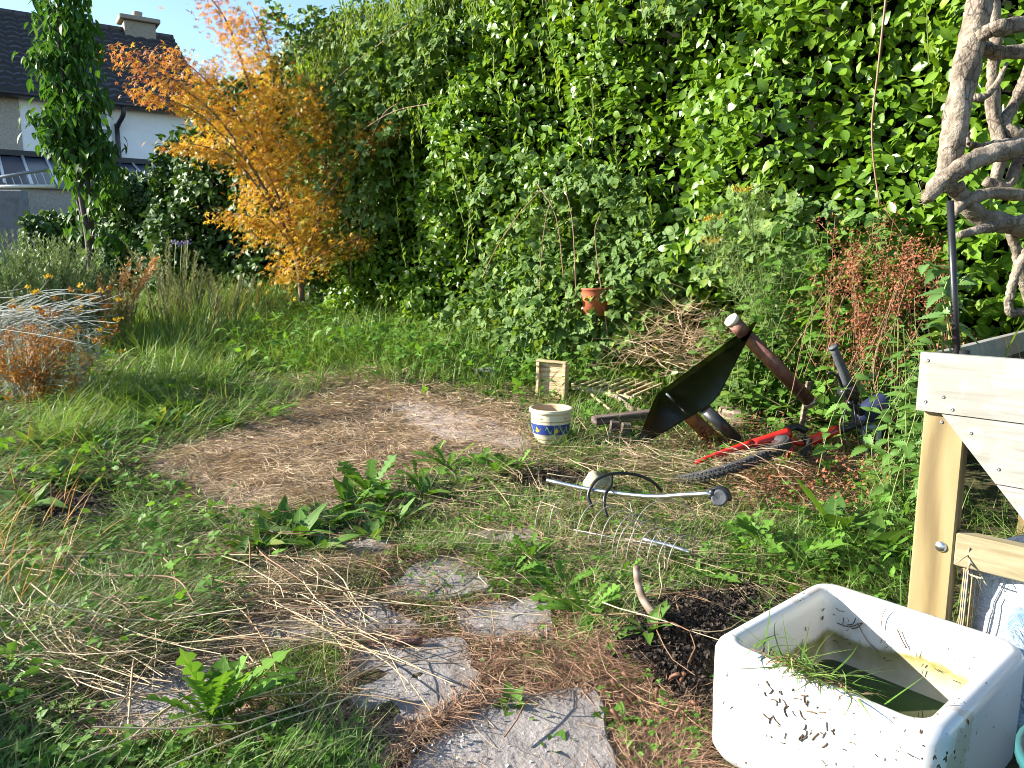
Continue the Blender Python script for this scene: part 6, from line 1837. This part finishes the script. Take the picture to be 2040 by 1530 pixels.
def grass(mb, P, L, lean, bend, W_, seg=3, curl=1.0, wind=None):
    P = P[off_objects(P)]; P = P[clear(P)]
    cl_ = field(P, 3.1, .7) + .6 * field(P, 7.3, 2.1)
    P = P[rng.random(len(P)) < .55 + .45 * np.clip(cl_ + .4, 0, 1)]
    n = len(P); az = rng.uniform(0, 6.28, n); lm = .75 + .5 * np.clip(field(P, 4.1, 3.3) + .5, 0, 1)
    if wind is not None: az = np.where(rng.random(n) < .6, rng.normal(wind, .7, n), az)
    fa_ = field(P, 2.3, 4.4) * 3.2 + field(P, 5.1, 1.4) * 1.5
    az = np.where(rng.random(n) < .68, fa_ + rng.normal(0, .5, n), az)
    P = P + np.c_[np.zeros((n, 2)), rng.uniform(-.004, .012, n)]
    dist = np.clip(P[:, 1] / 4.0, .55, 2.0)
    blades(mb, P, az, rng.uniform(*L, n) * lm, rng.uniform(*lean, n), rng.uniform(*bend, n), W_ * rng.uniform(.6, 1.3, n) * np.clip(dist, .8, 1.7), seg, rng.normal(0, curl * .5, n))
mb = MB()
P, q = zone_pts(Z_LAWN, 46000); grass(mb, P, (.05, .19), (.7, 1.45), (.1, .8), .0042, 3, 1.2, .1)
P, q = zone_pts([(-150, 1200), (420, 1010), (700, 1090), (1060, 1060), (1240, 1240), (1120, 1300), (950, 1280), (560, 1240), (200, 1360), (-200, 1480)], 7500, 20); grass(mb, P, (.03, .11), (.3, 1.3), (.2, 1.0), .003)
P, q = zone_pts([(-200, 1380), (230, 1330), (480, 1440), (700, 1470), (780, 1560), (-200, 1650)], 4200, 22); grass(mb, P, (.04, .14), (.3, 1.2), (.2, 1.0), .003)
P, q = zone_pts([(560, 1290), (700, 1290), (690, 1390), (560, 1420), (500, 1350)], 1500, 16); grass(mb, P, (.04, .12), (.2, 1.1), (.2, 1.0), .0028)
P, q = zone_pts(Z_MID, 15000); grass(mb, P, (.03, .12), (.2, 1.3), (.2, 1.0), .0034)
P, q = zone_pts(Z_RIGHT, 4500); grass(mb, P, (.04, .18), (.2, 1.2), (.2, 1.0), .004)
P, q = zone_pts([(1060, 900), (1060, 740), (1400, 700), (1500, 800), (1850, 860), (1850, 930), (1400, 930), (1270, 890)], 9000); grass(mb, P, (.04, .20), (.2, 1.2), (.2, .9), .004)
P, q = zone_pts([(620, 1195), (930, 1130), (960, 1180), (760, 1225)], 1400, 14); grass(mb, P, (.02, .06), (.3, 1.2), (.2, .9), .0026)
P = np.c_[rng.uniform(.95, 3.4, 6000), rng.uniform(.3, 3.2, 6000), np.zeros(6000)]; P[:, 2] = gz(P[:, 0], P[:, 1]); grass(mb, P, (.05, .2), (.2, 1.2), (.2, 1.0), .004)
P = np.c_[rng.uniform(-7, -3, 5000), rng.uniform(2, 9, 5000), np.zeros(5000)]; P[:, 2] = gz(P[:, 0], P[:, 1]); grass(mb, P, (.06, .22), (.4, 1.2), (.2, 1.0), .006)
tag(mb.build('grass', G_LAWN), kind='stuff')
mb = MB()
P, q = zone_pts(Z_TALL, 30000, 22); grass(mb, P, (.10, .42), (.05, 1.0), (.2, 1.3), .0046, 4)
P, q = zone_pts([(480, 590), (700, 575), (860, 620), (1080, 690), (1060, 715), (840, 660), (640, 620), (500, 625)], 9000, 16); grass(mb, P, (.2, .55), (.05, .7), (.2, 1.3), .0048, 4)
P, q = zone_pts([(60, 860), (200, 760), (420, 690), (520, 720), (430, 800), (200, 900)], 5000, 24); grass(mb, P, (.12, .34), (.3, 1.1), (.2, 1.2), .0046, 4)
P, q = zone_pts([(560, 745), (780, 735), (800, 775), (600, 800), (500, 850), (330, 920), (280, 900), (500, 800)], 2200, 16); grass(mb, P, (.08, .28), (.3, 1.3), (.2, 1.2), .004, 4)
P, q = zone_pts([(330, 640), (420, 585), (700, 575), (720, 600), (480, 640), (380, 690)], 7000, 18); grass(mb, P, (.25, .55), (.05, .5), (.2, .9), .005, 4)
P, q = zone_pts([(120, 690), (200, 600), (420, 585), (400, 640), (330, 690)], 7000, 20); grass(mb, P, (.12, .38), (.1, .8), (.2, 1.0), .005, 4)
P, q = zone_pts([(1300, 740), (1420, 690), (1500, 720), (1420, 790), (1310, 790)], 3000, 14); grass(mb, P, (.08, .26), (.05, .7), (.2, .9), .0042, 4)
tag(mb.build('tall_grass', G_TALL), kind='stuff')
# dry seed heads standing in the far grass
mb = MB()
P, q = zone_pts([(380, 630), (480, 580), (600, 580), (560, 640), (420, 680)], 260, 14); n = len(P)
blades(mb, P, rng.normal(.4, .9, n), rng.uniform(.3, .6, n), rng.uniform(0, .4, n), rng.uniform(.2, .9, n), .009, 5)
P, q = zone_pts([(-60, 1170), (20, 900), (120, 900), (160, 1150), (60, 1300)], 70, 14); n = len(P)
blades(mb, P, rng.normal(.4, .9, n), rng.uniform(.15, .35, n), rng.uniform(.1, .7, n), rng.uniform(.2, .9, n), .004, 5)
tag(mb.build('dry_seed_grass', PLUME), kind='stuff')
# thatch and straw
mb = MB()
def straw(poly, n, L=(.04, .16), W_=.0026, jit=20, lift=.02, curl=1.6, mat=0, mbx=None):
    P, q = zone_pts(poly, n, jit); P = P[off_objects(P)]
    if poly is not Z_THATCH: P = P[clear(P, False) | (rng.random(len(P)) < .14)]
    if poly is Z_THATCH:
        a_z, b_z = proj(P); P = P[~(inpoly(a_z + rng.normal(0, 10, len(P)), b_z + rng.normal(0, 5, len(P)), Z_CONC) & (rng.random(len(P)) < .75))]
    if poly is Z_THATCH: P = P[rng.random(len(P)) < .45 + .8 * np.clip(field(P, 5.3, 2.6) + .6 * field(P, 11.0, .3) + .35, 0, 1)]
    n = len(P); lf = np.clip(field(P, 4.7, .4) + .7 * field(P, 9.1, 2.9), 0, 1.5)
    P[:, 2] += rng.random(n) ** 2 * lift * (.5 + lf * (2.2 if poly is Z_THATCH else 1.0)) + .002
    fa_ = field(P, 3.7, 1.9) * 3.0 + field(P, 8.3, 5.0) * 2
    dist = np.clip(P[:, 1] / 3.5, .7, 1.8)
    blades(mbx or mb, P, np.where(rng.random(n) < .6, fa_ + rng.normal(0, .45, n), rng.uniform(0, 6.28, n)), rng.uniform(*L, n), rng.normal(1.5, .13, n), rng.normal(.08, .22, n), W_ * rng.uniform(.6, 1.3, n) * dist, 4, rng.normal(0, curl * .6, n))
straw(Z_THATCH, 30000, (.05, .18), .0026, 34); straw([(560, 790), (640, 740), (780, 735), (800, 770), (640, 800)], 3000, (.05, .2), .003, 16, .08)
straw([(780, 760), (1060, 770), (1140, 800), (1080, 870), (900, 830)], 3600)
straw(Z_STRAW, 11000, (.05, .28), .0022, 24, .04, 1.0); straw(Z_PATH, 2600, (.04, .22), .0020, 26, .02, 1.1)
straw(Z_MID, 6500, (.05, .28), .0024, 24, .06, 1.1); straw(Z_LAWN, 3000, (.05, .25), .0028, 24, .07, 1.0)
straw([(1180, 890), (1500, 880), (1850, 900), (1850, 960), (1400, 980), (1200, 940)], 4200, (.05, .3), .003, 20, .12, .8)
tag(mb.build('dry_grass', DRY), kind='stuff')
mb = MB()
straw(Z_DEBRIS, 11000, (.02, .12), .0022, 26, .022, 1.8); straw([(1400, 920), (1560, 900), (1760, 920), (1820, 980), (1700, 1010), (1450, 1000)], 4200, (.02, .14), .0035, 16, .11, 1.6)
straw(Z_THATCH, 3500, (.03, .12), .0026); straw(Z_PATH, 1400, (.02, .09), .0018, 26, .01)
for sl_ in SLAB_PX:          # litter caught along the edges of the slabs
    for i in range(len(sl_)):
        p0, p1 = np.array(sl_[i], float), np.array(sl_[(i + 1) % len(sl_)], float)
        k_ = int(np.linalg.norm(p1 - p0) * 1.5); t_ = rng.random(k_)[:, None]
        q = p0 * (1 - t_) + p1 * t_ + rng.normal(0, 9, (k_, 2)); P = gps(q[:, 0], q[:, 1]); P = P[off_objects(P)]; k_ = len(P)
        P[:, 2] += .006 + .012 * rng.random(k_)
        blades(mb, P, rng.uniform(0, 6.28, k_), rng.uniform(.02, .10, k_), rng.normal(1.5, .12, k_), rng.normal(.1, .25, k_), .0022, 4, rng.normal(0, 1.2, k_))
tag(mb.build('brown_litter', DRY_RED), kind='stuff')
mb = MB()
for poly, n in (([(1440, 900), (1560, 890), (1770, 900), (1830, 980), (1700, 1020), (1480, 1010)], 5200), ([(1380, 880), (1500, 850), (1520, 900), (1400, 930)], 900)):
    P, q = zone_pts(poly, n, 16); P = P[rng.random(n) < .25 + np.clip(field(P, 6.1, 2.2) + .3, 0, 1)]; n = len(P); P[:, 2] += rng.random(n) ** 1.5 * .14
    blades(mb, P, rng.uniform(0, 6.28, n), .016, rng.uniform(.2, 2.2, n), 0, .011, 2)
tag(mb.build('fallen_sorrel_seed', SORREL), kind='stuff')
# long pale stalks lying over the near ground
mb = MB()
def stalks(n, x0, x1, y0, y1, ang_, sd, L=(.25, .7), r=(.0013, .0028), lift=.06):
    px_, py_ = rng.uniform(x0, x1, n), rng.uniform(y0, y1, n); P = gps(px_, py_)
    a = rng.normal(ang_, sd, n); l = rng.uniform(*L, n); K = 6
    t = np.linspace(-.5, .5, K)
    d = np.stack([np.cos(a), np.sin(a)], -1)
    bnd = rng.normal(0, .05, n)
    X = P[:, None, :2] + d[:, None] * (t[None, :, None] * l[:, None, None]) + np.stack([-d[:, 1], d[:, 0]], -1)[:, None] * (bnd[:, None] * (t ** 2)[None] * 4)[..., None]
    X = X + rng.normal(0, .004, X.shape)
    Z = gz(X[..., 0], X[..., 1]) + (.008 + rng.random(n) * lift)[:, None] + rng.normal(0, .16, n)[:, None] * np.abs(t)[None] * l[:, None] * .6
    Z = np.maximum(Z, gz(X[..., 0], X[..., 1]) + .004)
    R_ = np.linspace(1, .6, K)[None] * rng.uniform(*r, n)[:, None]
    tubes(mb, np.concatenate([X, Z[..., None]], -1), R_, 4)
stalks(42, -60, 300, 1270, 1370, -.38, .12, (.4, .8)); stalks(60, -60, 700, 1120, 1400, .2, .9); stalks(34, 380, 760, 1150, 1330, -.7, .5); stalks(22, 300, 900, 1230, 1330, .22, .2, (.3, .7))
stalks(46, 900, 1450, 1000, 1300, .3, 1.3, (.12, .4), (.001, .002)); stalks(30, 1100, 1500, 900, 1000, .2, .6, (.2, .5)); stalks(10, 200, 800, 1420, 1520, .5, .3, (.4, .8))
tag(mb.build('pale_stalks', PALE), kind='stuff')
mb = MB()
stalks(26, 150, 700, 1080, 1330, -.35, .5, (.25, .6), (.0018, .0032)); stalks(24, 420, 900, 1010, 1280, .9, 1.2, (.12, .35), (.0015, .0028)); stalks(26, 950, 1420, 1180, 1450, .1, 1.0, (.1, .35), (.001, .0022)); stalks(16, 1450, 1850, 880, 1000, .1, .4, (.2, .5))
tag(mb.build('brown_stalks', REDSTALK), kind='stuff')
# one long thick stalk over the near left slab
for pts, r, lab in (([(205, 1545), (330, 1470), (450, 1400), (545, 1330)], .0036, 'long pale stalk lying diagonally across the bluish slab'), ([(255, 1535), (262, 1470), (268, 1380), (270, 1320)], .0028, 'forked bleached stalk standing before the bluish slab'), ([(170, 1150), (260, 1180), (350, 1195), (385, 1230), (410, 1260)], .0042, 'dark bent bramble twig lying on the dry grass'), ([(495, 1080), (500, 1130), (498, 1165)], .0034, 'reddish stem standing in the dock row'), ([(505, 1085), (525, 1140), (580, 1180), (660, 1215)], .0034, 'brown dead stem bending over the stone slabs')):
    q = np.array([gp(a, b) for a, b in pts]); q[:, 2] += .02 + .05 * np.sin(np.linspace(0, 3.1, len(q)))
    mb = MB(); rod(mb, q, r, 6, 5, r1=r * .6); tag(mb.build('dead_stalk', PALE if 'pale' in lab or 'bleached' in lab else REDSTALK), lab, 'stalk')

# leafy ground cover (clover, buttercup, seedlings)
mb = MB()
CL = [trifoliate(oval_small(.9, .2, .1), 1.9), oval(.6, .2, .2), serrated(.6, 4, .25, .2)]
def cover(poly, n, size, h, jit=24, tm=CL):
    P, q = zone_pts(poly, n, jit); P = P[off_objects(P)]; P = P[clear(P)]; P = P[rng.random(len(P)) < .35 + np.clip(field(P, 3.3, 5.7) + .5, 0, 1)]; n = len(P)
    P[:, 2] += rng.random(n) * h
    R = frames(np.c_[rng.normal(0, 1, (n, 2)), rng.normal(.1, .3, n)], nrm(np.array([-.1, -.15, 1.0]) + rng.normal(0, .38, (n, 3))))
    S = size * rng.uniform(.5, 1.3, n) * np.clip(P[:, 1] / 4, .75, 1.5); pk = rng.integers(0, len(tm), n)
    for k in range(len(tm)): inst(mb, tm[k], P[pk == k], R[pk == k], S[pk == k])
cover(Z_TALL, 8500, .042, .24); cover(Z_LAWN, 4600, .040, .10); cover(Z_MID, 3800, .022, .04); cover([(740, 1030), (1060, 1020), (1080, 1140), (900, 1180), (760, 1130)], 2600, .022, .035, 18)
cover(Z_RIGHT, 1100, .04, .12); cover([(1300, 720), (1500, 700), (1860, 780), (1860, 900), (1500, 860)], 3400, .042, .18)
cover([(1240, 1340), (1400, 1330), (1390, 1480), (1080, 1540), (1000, 1400), (1150, 1360)], 1000, .020, .025); cover(Z_DEBRIS, 500, .020, .02)
cover([(-150, 1400), (200, 1360), (240, 1480), (700, 1470), (760, 1560), (-150, 1650)], 800, .028, .05); cover([(-100, 1050), (420, 1020), (420, 1130), (-100, 1180)], 700, .028, .04)
cover([(1080, 740), (1300, 720), (1300, 900), (1100, 860)], 1000, .028, .05)
tag(mb.build('ground_weeds', G_WEED), kind='stuff')
# soil crumbs
mb = MB()
SM = oval_small(.9, .5, .3)
for poly, n in ((Z_SOIL1, 3200), (Z_SOIL2, 1500), (Z_SOIL3, 700)):
    P, q = zone_pts(poly, n, 14); P = P[off_objects(P)]; n = len(P); P[:, 2] += rng.random(n) * .014
    inst(mb, SM, P, frames(rng.normal(0, 1, (n, 3)), rng.normal(0, 1, (n, 3))), rng.uniform(.005, .017, n))
tag(mb.build('soil_crumbs', SOILM), kind='stuff')
mb = MB(); P, q = zone_pts(Z_PATH, 420, 20); n = len(P); P[:, 2] += .014
inst(mb, SM, P, frames(rng.normal(0, 1, (n, 3)), rng.normal(0, 1, (n, 3))), rng.uniform(.004, .012, n))
tag(mb.build('grit', CONC), kind='stuff')

# ------------------------------------------------------------------ unseen shrub added beyond the left edge to shade the near corner
sh = thing('shrub', 'dense green shrub added out of view left of the lawn to cast shade', 'shrub', (-2.7, 1.4, float(gz(-2.7, 1.4))))
n = 3000
d = nrm(rng.normal(0, 1, (n, 3))); r = rng.uniform(.55, 1.0, n) ** .5
P = np.array([-2.7, 1.4, .34]) + d * r[:, None] * np.array([.45, .55, .30]) * (1 + .12 * np.sin(5 * d[:, :1]) + .1 * np.cos(6 * d[:, 1:2]))
P = P[P[:, 2] > .05]; n = len(P)
mbl = MB(); inst(mbl, oval(.6, .2, .2), P, frames(rng.normal(0, 1, (n, 3)), rng.normal(0, .6, (n, 3)) + [0, 0, .8]), rng.uniform(.05, .09, n)); mbl.build('foliage', G_WEED, sh)
mb = MB()
for k in range(9):
    e = np.array([-2.7, 1.4, .36]) + rng.normal(0, 1, 3) * [.25, .3, .1]; rod(mb, [[-2.7 + rng.normal(0, .05), 1.4 + rng.normal(0, .05), 0], (np.array([-2.7, 1.4, .3]) + e) / 2, e], .014, 6, 4, r1=.005)
mb.build('branches', WOODY, sh)
